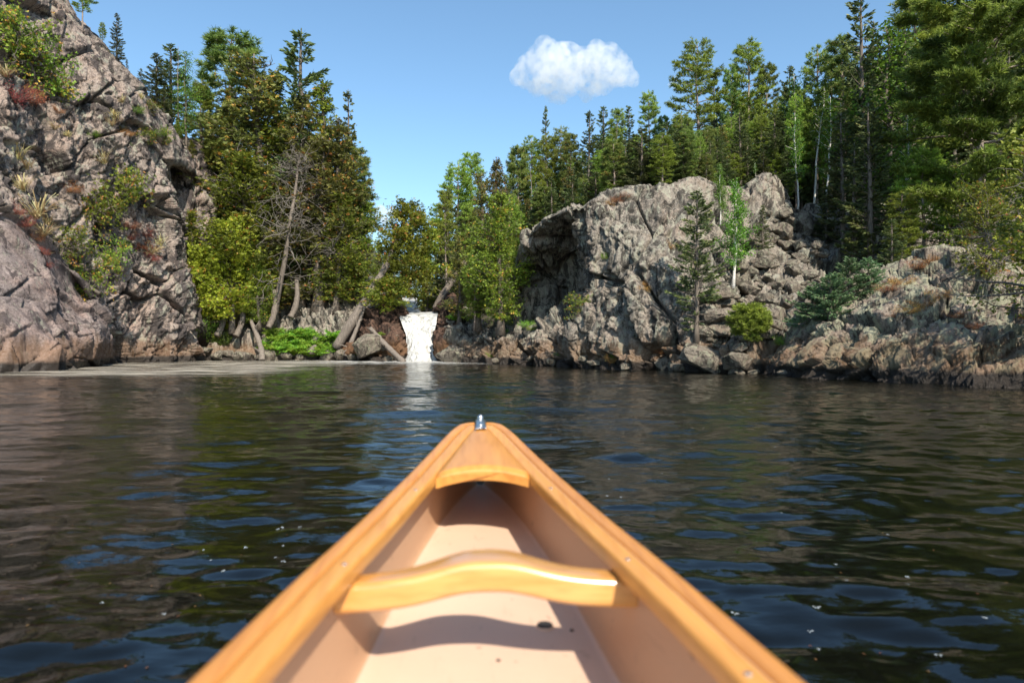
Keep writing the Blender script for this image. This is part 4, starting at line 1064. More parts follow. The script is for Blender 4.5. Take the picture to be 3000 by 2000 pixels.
for q, (X, Y, s) in enumerate(gl):
    loc, nr = hit(X, Y)
    if loc is None: continue
    o = link('grass_tuft', GR[q % 3]); o.location = loc-nr*.04; k = s*loc.y/FPX/.6; o.scale = (k, k, k*.9)
    o.rotation_euler = (fr.uniform(.3, .7), 0, fr.uniform(-.6, .6))
    tag(o, 'dry straw coloured grass tuft on a ledge of the left cliff', 'grass', 'dry grass tufts on the left cliff')
for q, (X, Y, s, k) in enumerate([(275, 400, 40, 'green'), (430, 420, 60, 'autumn'), (460, 400, 60, 'green'), (400, 560, 40, 'green'), (400, 330, 45, 'green'), (440, 330, 50, 'autumn'), (480, 420, 50, 'autumn')]):
    shrub(X, Y, s, k, 0, 'small leafy plant rooted in a crack of the left cliff', group='small plants on the left cliff', out=.5)
# left bank
tree_at(680, 640, 27.6, 'bright', 0, 'sunlit yellow green cedar bulging over the water in front of the left stand', ws=1.0, Yb=960)
tree_at(600, 720, 27.4, 'bright', 0, 'bright cedar squeezed between the left cliff and the sunlit cedar', ws=1.0, Yb=955)
tree_at(760, 740, 27.9, 'cedar', 2, 'green cedar with low boughs right of the sunlit cedar', ws=1.1, Yb=960)
tree_at(560, 610, 27.6, 'cedar', 0, 'cedar pressed against the end of the left cliff', ws=1.3, Yb=950)
shrub(590, 985, 90, 'green', 0, 'leafy green bush at the foot of the left cliff', hpx=90, out=.3)
shrub(650, 1010, 70, 'green', 0, 'low green bush on the stones under the sunlit cedar', hpx=60, out=.3)
for i in range(44):
    X = 785+205*(i+fr.random())/44; Y = 1052-fr.random()*60
    shrub(X, Y, 78, 'fern', i % 3, 'bright green fern clump %s of the fern bank left of the waterfall' % (('at the left end', 'left of the middle', 'right of the middle', 'at the right end')[min(3, int((X-785)//52))]), name='fern', cat='fern', group='ferns on the bank left of the waterfall', hpx=70)
for X, Y, s, lab in ((1040, 1045, 45, 'small lit fern on the rock beside the leaning trunk'), (1110, 990, 40, 'little green plant on top of the pale boulder by the waterfall'), (1330, 940, 60, 'green plants on the right rim of the waterfall rocks')):
    shrub(X, Y, s, 'fern', 0, lab, name='fern', cat='fern', hpx=s)
# right shore growth
tree_at(1466, 560, 22.9, 'cedar', 2, 'big leaning cedar with orange flecks standing on the ledge right of the waterfall', ws=1.15, Yb=968)
tree_at(1400, 640, 24.5, 'cedar', 1, 'shaded green cedar behind the ledge cedar', ws=1.2, Yb=960)
tree_at(1345, 700, 26.2, 'olive', 0, 'drooping olive cedar at the right rim of the waterfall', ws=1.2, Yb=950)
tree_at(1390, 760, 24.2, 'pine', 1, 'small bluish pine in the shade left of the ledge cedar', ws=1.3, Yb=960)
for q, (X, Y, s) in enumerate([(1500, 955, 60), (1540, 955, 60), (1480, 975, 40), (1560, 965, 50)]):
    shrub(X, Y, s, 'green', 1, 'light green low plants on the ledge under the overhang', name='ground_plants', cat='plant', group='low plants on the ledge', hpx=s*.5)
shrub(1692, 925, 85, 'autumn', 0, 'yellow green bush on a step in the middle of the right cliff', hpx=60, out=.3)
for q, (X, Y, s, k) in enumerate([(1770, 760, 40, 'green'), (1630, 1040, 25, 'green'), (1440, 1045, 35, 'green'), (1790, 1065, 45, 'rust'), (1800, 1050, 35, 'green'), (1935, 1035, 45, 'rust'), (1940, 1030, 30, 'green'), (1660, 890, 30, 'rust')]):
    shrub(X, Y, s, k, 1 if k == 'green' else q % 2, 'little plant growing out of the right cliff', group='little plants on the right cliff', name='small_plant', cat='plant')
for q, (X, Y, s) in enumerate([(1965, 725, 55), (1890, 850, 45), (1885, 835, 40), (1810, 590, 50), (1830, 585, 50), (1790, 600, 40)]):
    shrub(X, Y, s, 'rust', q % 2, 'rust brown heath patch on the right cliff', group='rust heath on the right cliff', hpx=s*.5)
def tree_on(X, Yb, Yt, kind, v, label, ws=1., name=None, **kw):
    loc, nr = hit(X, Yb)
    D = loc.y-.12
    return tree_at(X, Yt, D, kind, v, label, name=name, ws=ws, Yb=Yb+8, **kw)
P['cliffspruce'] = [spruce(5, .85, 351, first=.25, thin=1., ragged=.5)]
tree_on(2040, 985, 560, 'cliffspruce', 0, 'thin open spruce standing alone in front of the right cliff', name='spruce_tree', ws=1.)
P['cliffbirch'] = [broadleaf(4, .8, 352, first=.16, n_br=64, ls=.075, dens=1.6)]
tree_on(2147, 825, 530, 'cliffbirch', 0, 'green leaved birch with a white stem at the head of the rock slide', name='birch_tree', ws=.95)
tree_on(2110, 640, 480, 'cliffbirch', 0, 'leafy young birch at the rim of the cliff above the slide', name='birch_tree', ws=.8)
tree_on(2235, 740, 600, 'spruce', 0, 'small drooping spruce right of the birch', name='spruce_tree', ws=1.3)
shrub(2190, 1000, 95, 'softpine', 0, 'bright green soft young pine at the foot of the rock slide', hpx=95, name='young_pine', cat='tree')
for q, (X, Y, s, lab) in enumerate([(2380, 945, 110, 'lower end'), (2430, 915, 120, 'middle part'), (2490, 870, 120, 'upper part'), (2545, 835, 90, 'top end')]):
    shrub(X, Y, s, 'blue', 0, 'bluish young spruce creeping along the outcrop edge, %s of the row' % lab, name='young_spruce', cat='tree', hpx=s*.95)
for q, (X, Y, s) in enumerate([(2600, 850, 70), (2640, 830, 80), (2690, 790, 80), (2720, 770, 70), (2570, 850, 50), (2620, 930, 60), (2660, 920, 80), (2700, 900, 80), (2740, 880, 80), (2770, 870, 60), (2800, 930, 60), (2860, 960, 70)]):
    shrub(X, Y, s, 'rust', q % 2, 'rusty orange heath in a seam of the right outcrop', group='rusty heath on the right outcrop', hpx=s*.5)
shrub(2290, 1010, 55, 'green', 1, 'small yellow green plant beside the bluish creeping spruce', name='small_plant', cat='plant')
P['birch'] = [broadleaf(6, .9, 361, first=.35, n_br=40, ls=.08, dens=1., tr=.006), broadleaf(6, .8, 362, first=.5, n_br=36, ls=.08, dens=.9, tr=.0055)]
for X, Yt, D, v, lab in ((2335, 330, 23.6, 0, 'leftmost white stemmed birch in the gap of the right forest'), (2385, 262, 24.2, 1, 'middle white stemmed birch reaching the skyline'), (2425, 285, 23.8, 0, 'rightmost of the three white stemmed birches'), (2215, 480, 23.3, 1, 'thin birch with pale stem at the gully head'), (2650, 340, 20.5, 0, 'birch stem glimpsed between the ragged spruce and the huge pine')):
    tree_at(X, Yt, D, 'birch', v, lab, name='birch_tree', ws=.9)
# drooping low boughs under the huge pine
tree_at(2700, 440, 18.5, 'pine', 0, 'small pine with bright low boughs left of the huge pine', ws=1.5)
tree_at(2640, 560, 18., 'pine', 1, 'short pine with bright fringes above the outcrop', ws=1.5)
tree_at(2760, 330, 19.5, 'spruce', 3, 'shaded spruce left of the huge pine trunk', ws=1.2)
tree_at(2830, 480, 17.5, 'shorecedar', 0, 'cedar with bare twisted boughs under the huge pine', ws=.8)
P['snag'] = [snag(6, 371), snag(6, 372, .35)]
for X, Yt, D, v, lab in ((1560, 485, 30, 1, 'pale bare dead stem on the slope left of the cliff crest'), (1585, 560, 28, 0, 'short pale dead stem above the cliff shoulder'), (522, 135, 28.6, 0, 'dead grey top beside the sharp spruce on the left'), (2435, 165, 25.5, 0, 'leafless grey tree top right of the birches')):
    tree_at(X, Yt, D, 'snag', v, lab, name='dead_tree', ws=.8)
# tangle of grey dead branches in front of the left stand
def tangle():
    r = np.random.default_rng(381); T_ = Geo(); B_ = Geo()
    base = W(800, 960, 28); path = [base]
    for X, Y, D in ((815, 860, 27.9), (835, 760, 27.8), (850, 650, 27.8), (865, 560, 28.4), (872, 500, 28.8), (878, 450, 29)): path.append(W(X, Y, D))
    path = np.array(path)-base; T_.add(*tube(catmull(path, np.linspace(0, 6, 26)), np.linspace(.13, .03, 26), 8))
    cp = catmull(path, np.linspace(0, 6, 200))
    for k in range(60):
        u = .2+.78*r.random(); p = cp[int(u*199)]
        a = r.uniform(-math.pi, 0) if r.random() < .8 else r.random()*6.28
        d = norm(np.array((math.cos(a)*1.2, math.sin(a)*.9, r.normal(-.15, .3)))); L = (.9+1.5*r.random())*(1.15-.6*u)
        pts = curve_pts(p, d, L, 7, r, .7, .35); B_.add(*tube(pts, np.linspace(.022, .006, 8), 4, False), .5)
        for q in range(7):
            i = r.integers(2, 8); dd = norm(pts[i]-pts[i-1]+r.normal(size=3)*.8)
            pp = curve_pts(pts[i], dd, .25+.6*r.random(), 5, r, .9, .1); B_.add(*tube(pp, np.linspace(.011, .004, 6), 3, False), .5)
    e = bpy.data.objects.new('dead_tree', None); COL.objects.link(e); e.location = base
    link('trunk', T_.mesh('trunk', M['bark']), e); link('dead_branches', B_.mesh('dead_branches', M['deadwood']), e)['kind'] = 'stuff'
    tag(e, 'dead tree with a wide tangle of bare grey branches in front of the left stand', 'tree')
tangle()
def log(name, pts, r0, r1, label, cat='log', mat='logwood', stubs=5, seed=1):
    r = np.random.default_rng(seed); p = np.array([W(*q) for q in pts]); base = p[0].copy(); p -= base
    n = 24; c = catmull(p, np.linspace(0, len(p)-1, n)); rad = np.linspace(r0, r1, n)*(1+.08*r.normal(size=n))
    T_ = Geo(); T_.add(*tube(c, rad, 10))
    for k in range(stubs):
        i = r.integers(4, n-2); T_.add(*tube(curve_pts(c[i], norm(r.normal(size=3)+np.array((0, -.6, .3))), .25+.35*r.random(), 4, r, .3), np.linspace(.03, .01, 5), 4, False))
    o = link(name, T_.mesh(name, M[mat], smooth=True)); o.location = base
    return tag(o, label, cat)
e = bpy.data.objects.new('cedar_tree', None); COL.objects.link(e); e.location = W(985, 1018, 26.9)
lt = log('trunk', [(985, 1018, 26.9), (1030, 945, 26.8), (1080, 865, 26.9), (1120, 800, 27.1), (1150, 735, 27.4), (1180, 660, 27.8), (1195, 620, 28)], .22, .05, None, None, seed=5)
for k_ in ('label', 'category'):
    if k_ in lt: del lt[k_]
lt.parent = e; lt.location = (0, 0, 0)
P['lean'] = [cedar(4, 1.45, 391, mat='cedar', n_br=150, prof=.35, first=.05, dens=1.1, tr=.008), cedar(2.2, 1.0, 392, mat='cedar', n_br=60, prof=.3, first=.02, dens=1.1, tr=.008)]
for X, Yb, D, pr, sc_ in ((1185, 880, 27.6, P['lean'][0]['crown'], (1.05, 1, 1.0)), (1135, 905, 27.0, P['lean'][1]['crown'], (1, 1, .55)), (1240, 800, 28.4, P['lean'][1]['crown'], (1.1, 1, 1.1))):
    c = link('crown', pr, e); c.location = Vector(W(X, Yb, D))-Vector(W(985, 1018, 26.9)); c.scale = sc_; c.rotation_euler.z = X
tag(e, 'cedar leaning right over the waterfall on a thick bare grey trunk', 'tree')
log('log', [(1085, 962, 26.2), (1110, 990, 25.9), (1145, 1025, 25.5), (1182, 1060, 25.0)], .085, .12, 'grey fallen log slanting into the water beside the waterfall', stubs=2, seed=7)
log('log', [(1012, 1042, 26.2), (1030, 1000, 26.3), (1050, 950, 26.5), (1072, 890, 26.7)], .10, .045, 'thin grey dead stem standing below the leaning trunk', seed=8)
log('log', [(768, 1056, 26.6), (765, 1020, 26.8), (750, 975, 27.2), (735, 940, 27.6)], .13, .07, 'twisted root leg reaching down to the water left of the ferns', seed=9)
log('log', [(1275, 905, 28), (1300, 860, 28), (1335, 810, 28.4), (1360, 770, 29)], .16, .12, 'dark leaning trunk above the right side of the waterfall', seed=10, mat='bark')
for k, (X, Yb, Yt, lab) in enumerate(((650, 985, 880, 'bent grey stem under the sunlit cedar'), (705, 985, 890, 'second grey stem under the sunlit cedar'), (800, 960, 850, 'thick brown stem in the shade left of the ferns'), (865, 930, 820, 'slim stem above the ferns'))):
    log('tree_stem', [(X-14, Yb, 27.3), (X, Yb-30, 27.5), (X+6, (Yb+Yt)/2-10, 27.7), (X+4, Yt, 27.9)], .13, .09, lab, cat='tree stem', mat='bark', seed=20+k, stubs=2)
# foam bubbles on the near water
bub_m, nt, b = new_mat('bubble_foam'); b.inputs['Base Color'].default_value = (.45, .5, .55, 1); b.inputs['Roughness'].default_value = .1; b.inputs['Alpha'].default_value = .6
def bubbles(seed):
    r = random.Random(seed); bm = bmesh.new()
    for k in range(7):
        m4 = Matrix.Translation((r.gauss(0, .0055), r.gauss(0, .0055), 0)) @ Matrix.Scale(r.uniform(.002, .0045), 4)
        bmesh.ops.create_icosphere(bm, subdivisions=1, radius=1, matrix=m4)
    me = bpy.data.meshes.new('foam_bubbles'); bm.to_mesh(me); bm.free(); me.materials.append(bub_m); return me
BB = [bubbles(k) for k in range(4)]
for X, Y, s in [(815,1541,1),(828,1537,1.2),(878,1535,.8),(720,1590,.7),(595,1598,.8),(618,1628,.7),(655,1657,1.2),(830,1635,1.1),(808,1623,.7),(720,1590,1.1),(830,1586,.8),(2153,1790,1.3),(2390,1778,1.4),(2375,1830,1),(2398,1872,.7),(2657,1680,1),(2884,1812,1),(2480,1708,.6),(1784,1398,.8),(1778,1452,1),(1820,1458,.8),(1940,1388,.6),(2270,1310,.7),(2290,1500,.7),(1000,1700,.7),(990,1240,.5),(480,1800,.9),(300,1760,.8),(120,1400,.6),(2600,1560,.7),(2450,1650,.8),(2750,1900,1)]:
    D = H*FPX/(Y-HY); x = (X-1500)/FPX*D
    o = link('foam_bubbles', BB[fr.randrange(4)]); o.location = (x, D, water_z(x, D)+.001); q = s*.5; o.scale = (q, q, q*.55); o.rotation_euler.z = fr.random()*6
    tag(o, 'tiny cluster of white foam bubbles floating on the dark near water', 'bubbles', 'foam bubbles on the near water')
lf = mesh_from('floating_leaf', [(-.006, 0, 0), (0, -.003, .0015), (.007, 0, 0), (0, .003, .0012)], [[0, 1, 2, 3]], M['rustshrub'])
for k in range(46):
    Y = fr.uniform(1280, 1990); X = fr.choice([fr.uniform(0, 700), fr.uniform(2300, 3000), fr.uniform(0, 900)])
    D = H*FPX/(Y-HY); x = (X-1500)/FPX*D
    if abs(x+.04*D) < .5 and D < 1.7: continue
    o = link('floating_leaf', lf); o.location = (x, D, water_z(x, D)+.0015); o.rotation_euler.z = fr.random()*6; o.scale = (.8,)*3
    tag(o, 'tiny brown leaf speck drifting on the dark water', 'leaf', 'leaf specks on the water')

# ------------------------------------------------------------------ clouds: real volumes far off
def cloud(name, X, Y, D, wpx, hpx, seed, label, dens=.085, lumps=110):
    r = random.Random(seed); bm = bmesh.new(); k = D/FPX; w, h = wpx*k, hpx*k
    for q in range(lumps):
        a = r.uniform(-1, 1); hh = (1-abs(a)**2.6)**.6*(1-.16*math.exp(-((a-.02)/.16)**2)+.10*math.exp(-((a+.42)/.2)**2))
        s = r.uniform(.11, .19)*h*(.55+.5*hh)
        base = -.42*h*(1-.55*abs(a)**3); top = base+.15*h+.80*h*hh; z = base+s+(r.random()**.7)*max(0, top-base-2*s)
        bmesh.ops.create_icosphere(bm, subdivisions=3, radius=s, matrix=Matrix.Translation((a*(w/2-s*.8), r.uniform(-.35, .35)*h*hh, z)))
    me = bpy.data.meshes.new(name); bm.to_mesh(me); bm.free()
    o = link(name, me); o.location = W(X, Y, D)
    rm = o.modifiers.new('merge', 'REMESH'); rm.mode = 'VOXEL'; rm.voxel_size = h/36
    sm = o.modifiers.new('soften', 'SMOOTH'); sm.iterations = 3
    m = bpy.data.materials.new('cloud_vapour'); m.use_nodes = True; nt = m.node_tree; nt.nodes.clear()
    out = N(nt, 'ShaderNodeOutputMaterial'); pv = N(nt, 'ShaderNodeVolumePrincipled')
    pv.inputs['Color'].default_value = (1, 1, 1, 1); pv.inputs['Anisotropy'].default_value = .0
    tc = N(nt, 'ShaderNodeTexCoord'); n = noise(nt, tc.outputs['Object'], 9/h, 6, .6)
    nt.links.new(mapr(nt, n.outputs[0], .38, .66, 0, dens), pv.inputs['Density'])
    nt.links.new(pv.outputs[0], out.inputs['Volume']); me.materials.append(m)
    return tag(o, label, 'cloud')
cloud('cloud', 1682, 222, 420, 385, 190, 4, 'puffy white cloud alone in the blue sky above the right forest')
cloud('cloud', 1130, 640, 900, 110, 75, 6, 'small pale cloud peeking low over the trees at the gap', dens=.08, lumps=40)
cloud('cloud', 1978, 248, 600, 46, 42, 7, 'tiny wisp of cloud beside the giant white pine', dens=.08, lumps=30)
cy.volume_step_rate = 1.0; cy.volume_max_steps = 64

# ------------------------------------------------------------------ the canoe
canoe = bpy.data.objects.new('canoe', None); COL.objects.link(canoe)
canoe.location = (.016, 0, 0); canoe.rotation_euler = (0, 0, math.atan(.056))
tag(canoe, 'wooden trimmed canoe bow with cream interior pointing at the waterfall', 'canoe')
SG = [-3.17, -3.0, -2.7, -2.2, -.76, .2, .504, .72, 1.0, 1.22, 1.4, 1.64, 1.7]
VG = [.186, .20, .225, .245, .262, .258, .2555, .25, .243, .233, .218, .190, .183]
SW = [-3.20, -3.16, -3.1, -2.9, -2.45, -1.9, -.76, .0, .504, .655, .80, .93, 1.1, 1.26, 1.41, 1.54, 1.60, 1.632, 1.648, 1.658]
VW = [.020, .045, .060, .10, .19, .27, .36, .30, .2385, .220, .2005, .180, .1555, .130, .104, .079, .066, .055, .043, .028]
SF = [-3.1, -2.9, -2.4, -1.8, -.76, 0, .5, .776, .867, 1.12, 1.35, 1.5, 1.62]
VF = [.01, .06, .15, .23, .30, .245, .195, .163, .153, .124, .086, .052, .012]
SZ = [-3.1, -.76, .5, .776, .867, 1.12, 1.35, 1.62]
VZ = [.40, .47, .425, .405, .398, .374, .356, .335]
G_ = lambda s: np.interp(s, SG, VG)
WO = lambda s: np.interp(s, SW, VW)
def smooth_interp(S_, V_):
    xs = np.linspace(S_[0], S_[-1], 900); v = np.interp(xs, S_, V_)
    k = np.hanning(41); k /= k.sum(); vp = np.pad(v, 20, 'edge'); vp = np.convolve(vp, k, 'valid')
    w = np.clip(np.minimum(xs-S_[0], S_[-1]-xs)/.15, 0, 1); v = v*(1-w)+vp*w
    return lambda s: np.interp(s, xs, v)
G_ = smooth_interp(SG, VG); WO = smooth_interp(SW, VW); FW = smooth_interp(SF, VF); FZ = smooth_interp(SZ, VZ)
def wood_mat(name, a, c2, c3, coat=.18, rough=.45, axis='y', sc=1.):
    m, nt, b = new_mat(name); tc = N(nt, 'ShaderNodeTexCoord')
    s = (38, 2.2, 38) if axis == 'y' else (4, 26, 34)
    n1 = noise(nt, mapping(nt, tc.outputs['Object'], tuple(x*sc for x in s)), 1., 6, .6, .7)
    n2 = noise(nt, mapping(nt, tc.outputs['Object'], tuple(x*sc*4 for x in s)), 1., 3, .5)
    c = mix(nt, mapr(nt, n1.outputs[0], .35, .65), a, c2); c = mix(nt, mapr(nt, n2.outputs[0], .48, .66, 0, .4), c, c3)
    nt.links.new(c, b.inputs['Base Color']); b.inputs['Roughness'].default_value = rough
    b.inputs['Coat Weight'].default_value = coat; b.inputs['Coat Roughness'].default_value = .18
    return m
M['ash'] = wood_mat('varnished_ash', (.52, .225, .045), (.60, .28, .065), (.38, .14, .025))
M['ash_dark'] = wood_mat('varnished_outwale', (.47, .19, .045), (.54, .235, .055), (.34, .12, .025))
M['deckwood'] = wood_mat('varnished_deck', (.49, .205, .04), (.56, .25, .055), (.37, .14, .025), coat=.25, sc=.6)
M['handlewood'] = wood_mat('glossy_handle', (.54, .25, .06), (.64, .34, .11), (.38, .15, .03), coat=1., rough=.25, axis='x')
def hullmat(nm, ca, cb):
    m, nt, b = new_mat(nm); tc = N(nt, 'ShaderNodeTexCoord')
    n = noise(nt, tc.outputs['Object'], 3.5, 4, .6); n2 = noise(nt, tc.outputs['Object'], 26, 3, .6)
    c = mix(nt, mapr(nt, n.outputs[0], .3, .7), ca, cb)
    c = mix(nt, mapr(nt, n2.outputs[0], .66, .74, 0, .35), c, (.30, .20, .13))
    n3 = noise(nt, mapping(nt, tc.outputs['Object'], (60, 5, 60), (0, 0, .4)), 1.4, 5, .6)
    c = mix(nt, mapr(nt, n3.outputs[0], .62, .68, 0, .16), c, (.25, .17, .11))
    n4 = noise(nt, tc.outputs['Object'], 60, 2, .5)
    c = mix(nt, mapr(nt, n4.outputs[0], .70, .74, 0, .5), c, (.16, .11, .075))
    nt.links.new(c, b.inputs['Base Color']); nt.links.new(mapr(nt, n.outputs[0], .3, .7, .38, .6), b.inputs['Roughness'])
    bp = N(nt, 'ShaderNodeBump'); bp.inputs['Strength'].default_value = .25; bp.inputs['Distance'].default_value = .002
    nt.links.new(noise(nt, tc.outputs['Object'], 90, 3).outputs[0], bp.inputs['Height']); nt.links.new(bp.outputs[0], b.inputs['Normal'])
    return m
M['gel'] = hullmat('cream_gelcoat', (.55, .385, .285), (.59, .425, .32)); M['gelwall_shade'] = hullmat('shade_toned_gelcoat', (.44, .26, .155), (.48, .295, .18))  # inner walls: shade painted in as a darker, more ochre gelcoat than the floor
mo, nt, b = new_mat('amber_outer_hull'); b.inputs['Base Color'].default_value = (.42, .2, .06, 1); b.inputs['Roughness'].default_value = .2; M['outer'] = mo
mm, nt, b = new_mat('brushed_steel'); b.inputs['Base Color'].default_value = (.55, .55, .56, 1); b.inputs['Metallic'].default_value = 1; b.inputs['Roughness'].default_value = .3; M['steel'] = mm
mk, nt, b = new_mat('black_rubber'); b.inputs['Base Color'].default_value = (.025, .028, .03, 1); b.inputs['Roughness'].default_value = .6; M['rubber'] = mk
def sweep(name, ss, sec, mat, parent=canoe, close=True, caps=True):
    """sec(s) -> (k,2) points (u, z relative to eye height)"""
    rows = np.array([np.column_stack((sec(s)[:, 0], np.full(len(sec(s)), s), H+sec(s)[:, 1])) for s in ss])
    n, k = rows.shape[:2]; v = rows.reshape(-1, 3)
    i = np.arange(n-1)[:, None]*k; j = np.arange(k if close else k-1)[None, :]; j2 = (j+1) % k
    f = np.stack(((i+j).ravel(), (i+j2).ravel(), (i+k+j2).ravel(), (i+k+j).ravel()), 1)
    bm = bmesh.new(); vs = [bm.verts.new(p) for p in v]
    for q in f: bm.faces.new([vs[x] for x in q])
    if caps and close: bm.faces.new(vs[:k][::-1]); bm.faces.new(vs[-k:])
    bmesh.ops.recalc_face_normals(bm, faces=bm.faces)
    me = bpy.data.meshes.new(name); bm.to_mesh(me); bm.free(); me.materials.append(mat)
    for p in me.polygons: p.use_smooth = len(p.vertices) == 4
    return link(name, me, parent)
def rrect(u0, u1, z0, z1, r, n=4):
    r = min(r, abs(u1-u0)*.49, abs(z1-z0)*.49); pts = []
    for (cx, cz, a0) in ((u1-r, z1-r, 0), (u0+r, z1-r, 90), (u0+r, z0+r, 180), (u1-r, z0+r, 270)):
        for q in range(n+1): a = math.radians(a0+90*q/n); pts.append((cx+r*math.cos(a), cz+r*math.sin(a)))
    return np.array(pts)
ss = np.concatenate((np.linspace(-3.19, 1.5, 130), np.linspace(1.52, 1.656, 26)))
for sg in (-1, 1):
    def so(s, sg=sg):
        w = WO(s); i = max(w-.0245, .002); z = -G_(s); c = min(1, (1.66-s)/.02) if s > 1.64 else 1
        return rrect(*( (i, w) if sg > 0 else (-w, -i)), z-.024, z-.001*(1-c), .008)
    sweep('outwale', ss, so, M['ash_dark'])
    def si(s, sg=sg):
        w = WO(s); a_, b_ = max(w-.0525, .0008), max(w-.0272, .0025); z = -G_(s)+.0005
        return rrect(*((a_, b_) if sg > 0 else (-b_, -a_)), z-.022, z, .005)
    sweep('inwale', np.concatenate((np.linspace(-3.1, 1.5, 120), np.linspace(1.51, 1.625, 14))), si, M['ash'])
# hull: inner skin with a low flat floor, outer skin to below the water
def skin(s):
    w = max(WO(s)-.0275, .004); f = min(FW(s), w); z0 = -G_(s)-.004; z1 = -FZ(s); pts = []
    for t in np.linspace(0, 1, 9):   # wall curving into the floor
        u = w+(f-w)*(t**1.5); z = z0+(z1+.012-z0)*t; pts.append((u, z))
    pts.append((f-.004, z1+.004)); pts.append((f-.012 if f > .02 else f*.4, z1))
    L = pts + [(0, z1)] + [(-u, z) for u, z in pts[::-1]]
    wo = w+.003; outp = []
    for t in np.linspace(0, 1, 10):
        th = t*math.pi/2; bulge = wo*(1+.05*math.sin(2*th)) ; outp.append((-bulge*math.cos(th)**.45 if t < 1 else 0, z0-(H+.09+z0 if False else (H-G_(s)+.085))*math.sin(th)**.9))
    O = outp + [(-u, z) for u, z in outp[:-1][::-1]]
    return np.array(L+O)
hs = np.concatenate((np.linspace(-3.16, 1.3, 110), np.linspace(1.32, 1.632, 30)))
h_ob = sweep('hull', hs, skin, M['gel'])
h_ob.data.materials.append(M['outer']); h_ob.data.materials.append(M['gelwall_shade'])
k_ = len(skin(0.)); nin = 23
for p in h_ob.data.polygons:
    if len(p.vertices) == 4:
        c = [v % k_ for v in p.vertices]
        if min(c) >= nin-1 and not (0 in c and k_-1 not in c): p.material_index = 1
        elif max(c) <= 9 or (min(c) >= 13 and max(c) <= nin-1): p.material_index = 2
# deck plate between the inwales
def deck(s, s0=1.222):
    w = max(WO(s)-.0535, .002); z = -G_(s); us = np.linspace(-1, 1, 15)
    top = [(w*u, z+.001+.010*(1-u*u)*min(1, w/.05)) for u in us]; th = .017
    if s < s0+.012: top = [(u, zz-(.006*(1-(s-s0)/.012))) for u, zz in top]
    return np.array(top+[(u, zz-th) for u, zz in top[::-1]])
dk = sweep('deck', np.concatenate(([1.218], np.linspace(1.2225, 1.24, 6), np.linspace(1.25, 1.60, 30))), deck, M['deckwood'])
for v in dk.data.vertices:   # the rear edge is cut as a shallow arch
    t = max(0, 1-(v.co.y-1.218)/.12); v.co.y += .022*t*(1-(v.co.x/.085)**2) if abs(v.co.x) < .085 else 0
# carrying handle
def handle():
    rows = []; us = np.linspace(-.176, .176, 60)
    for u in us:
        hmp = 1/(1+(abs(u)/.074)**2.8); c = .797+.022*hmp; dep = .040+.020*hmp; th = .034+.002*hmp
        zt = -.2735+.021*hmp; r = rrect(c-dep/2, c+dep/2, zt-th, zt, .0085, 5)
        rows.append(np.column_stack((np.full(len(r), u), r[:, 0], H+r[:, 1])))
    rows = np.array(rows); n, k = rows.shape[:2]; bm = bmesh.new(); vs = [bm.verts.new(p) for p in rows.reshape(-1, 3)]
    for a in range(n-1):
        for b_ in range(k): bm.faces.new((vs[a*k+b_], vs[a*k+(b_+1) % k], vs[(a+1)*k+(b_+1) % k], vs[(a+1)*k+b_]))
    bm.faces.new(vs[:k]); bm.faces.new(vs[-k:]); bmesh.ops.recalc_face_normals(bm, faces=bm.faces)
    me = bpy.data.meshes.new('carry_handle'); bm.to_mesh(me); bm.free(); me.materials.append(M['handlewood'])
    for p in me.polygons: p.use_smooth = len(p.vertices) == 4
    return link('carry_handle', me, canoe)
hd = handle(); hd['label'] = 'curved glossy carrying handle across the bow'
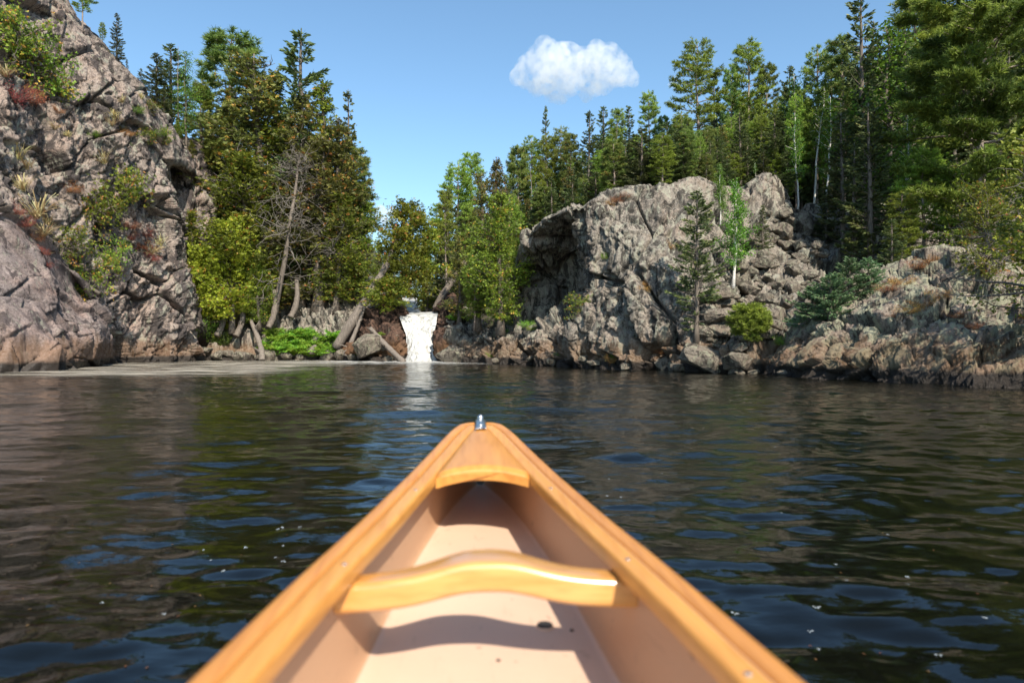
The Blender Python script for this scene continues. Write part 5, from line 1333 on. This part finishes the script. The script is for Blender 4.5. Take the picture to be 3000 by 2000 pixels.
# steel stem band over the tip, with two domed screws
def band():
    ss_ = [1.548, 1.57, 1.60, 1.63, 1.652, 1.664, 1.668, 1.669]; zz = [-G_(1.548)+.011, -G_(1.57)+.010, -G_(1.6)+.0085, -G_(1.63)+.007, -G_(1.652)+.006, -G_(1.66)+.001, -G_(1.66)-.015, -G_(1.66)-.20]
    bm = bmesh.new(); R = []
    for s, z in zip(ss_, zz):
        row = []
        for u, dz in ((-.0125, -.0015), (-.009, .001), (0, .0022), (.009, .001), (.0125, -.0015)):
            row.append(bm.verts.new((u, s+(dz if z < -G_(1.66) else 0), H+z+(dz if z > -G_(1.66) else 0))))
        R.append(row)
    for a, b_ in zip(R[:-1], R[1:]):
        for q in range(4): bm.faces.new((a[q], a[q+1], b_[q+1], b_[q]))
    bmesh.ops.recalc_face_normals(bm, faces=bm.faces)
    bmesh.ops.solidify(bm, geom=bm.faces[:], thickness=.0015)
    me = bpy.data.meshes.new('stem_band'); bm.to_mesh(me); bm.free(); me.materials.append(M['steel'])
    for p in me.polygons: p.use_smooth = True
    return link('stem_band', me, canoe)
bd = band()
def disc(name, r, h, mat, parent, loc, seg=20, dome=True):
    bm = bmesh.new()
    if dome:
        bmesh.ops.create_uvsphere(bm, u_segments=seg, v_segments=10, radius=r, matrix=Matrix.Scale(h/r, 4, (0, 0, 1)))
    else:
        bmesh.ops.create_cone(bm, segments=seg, radius1=r, radius2=r*.9, depth=h, cap_ends=True)
    me = bpy.data.meshes.new(name); bm.to_mesh(me); bm.free(); me.materials.append(mat)
    for p in me.polygons: p.use_smooth = dome
    o = link(name, me, parent); o.location = loc; return o
disc('screw', .0052, .004, M['steel'], bd, (0, 1.573, H-G_(1.573)+.0115))
disc('screw', .0052, .005, M['steel'], bd, (0, 1.640, H-G_(1.640)+.009))
disc('screw', .0075, .0095, M['steel'], bd, (0, 1.660, H-G_(1.66)+.008))
for s in (.78, .517, 1.12):
    for sg in (-1, 1):
        disc('inwale_screw', .0034, .0012, M['steel'], canoe, (sg*(WO(s)-.0415), s, H-G_(s)+.0008))
disc('drain_plug', .0118, .004, M['rubber'], canoe, (.0825, .943, H-FZ(.943)+.0015), dome=False)
disc('plug_rim', .0132, .002, M['gel'], canoe, (.0825, .943, H-FZ(.943)+.0006), dome=False)
for s, u in ((.86, .015), (1.16, .105), (.93, .118)):
    disc('rivet', .0028, .0015, M['rubber'], canoe, (u, s, H-FZ(s)+.001))
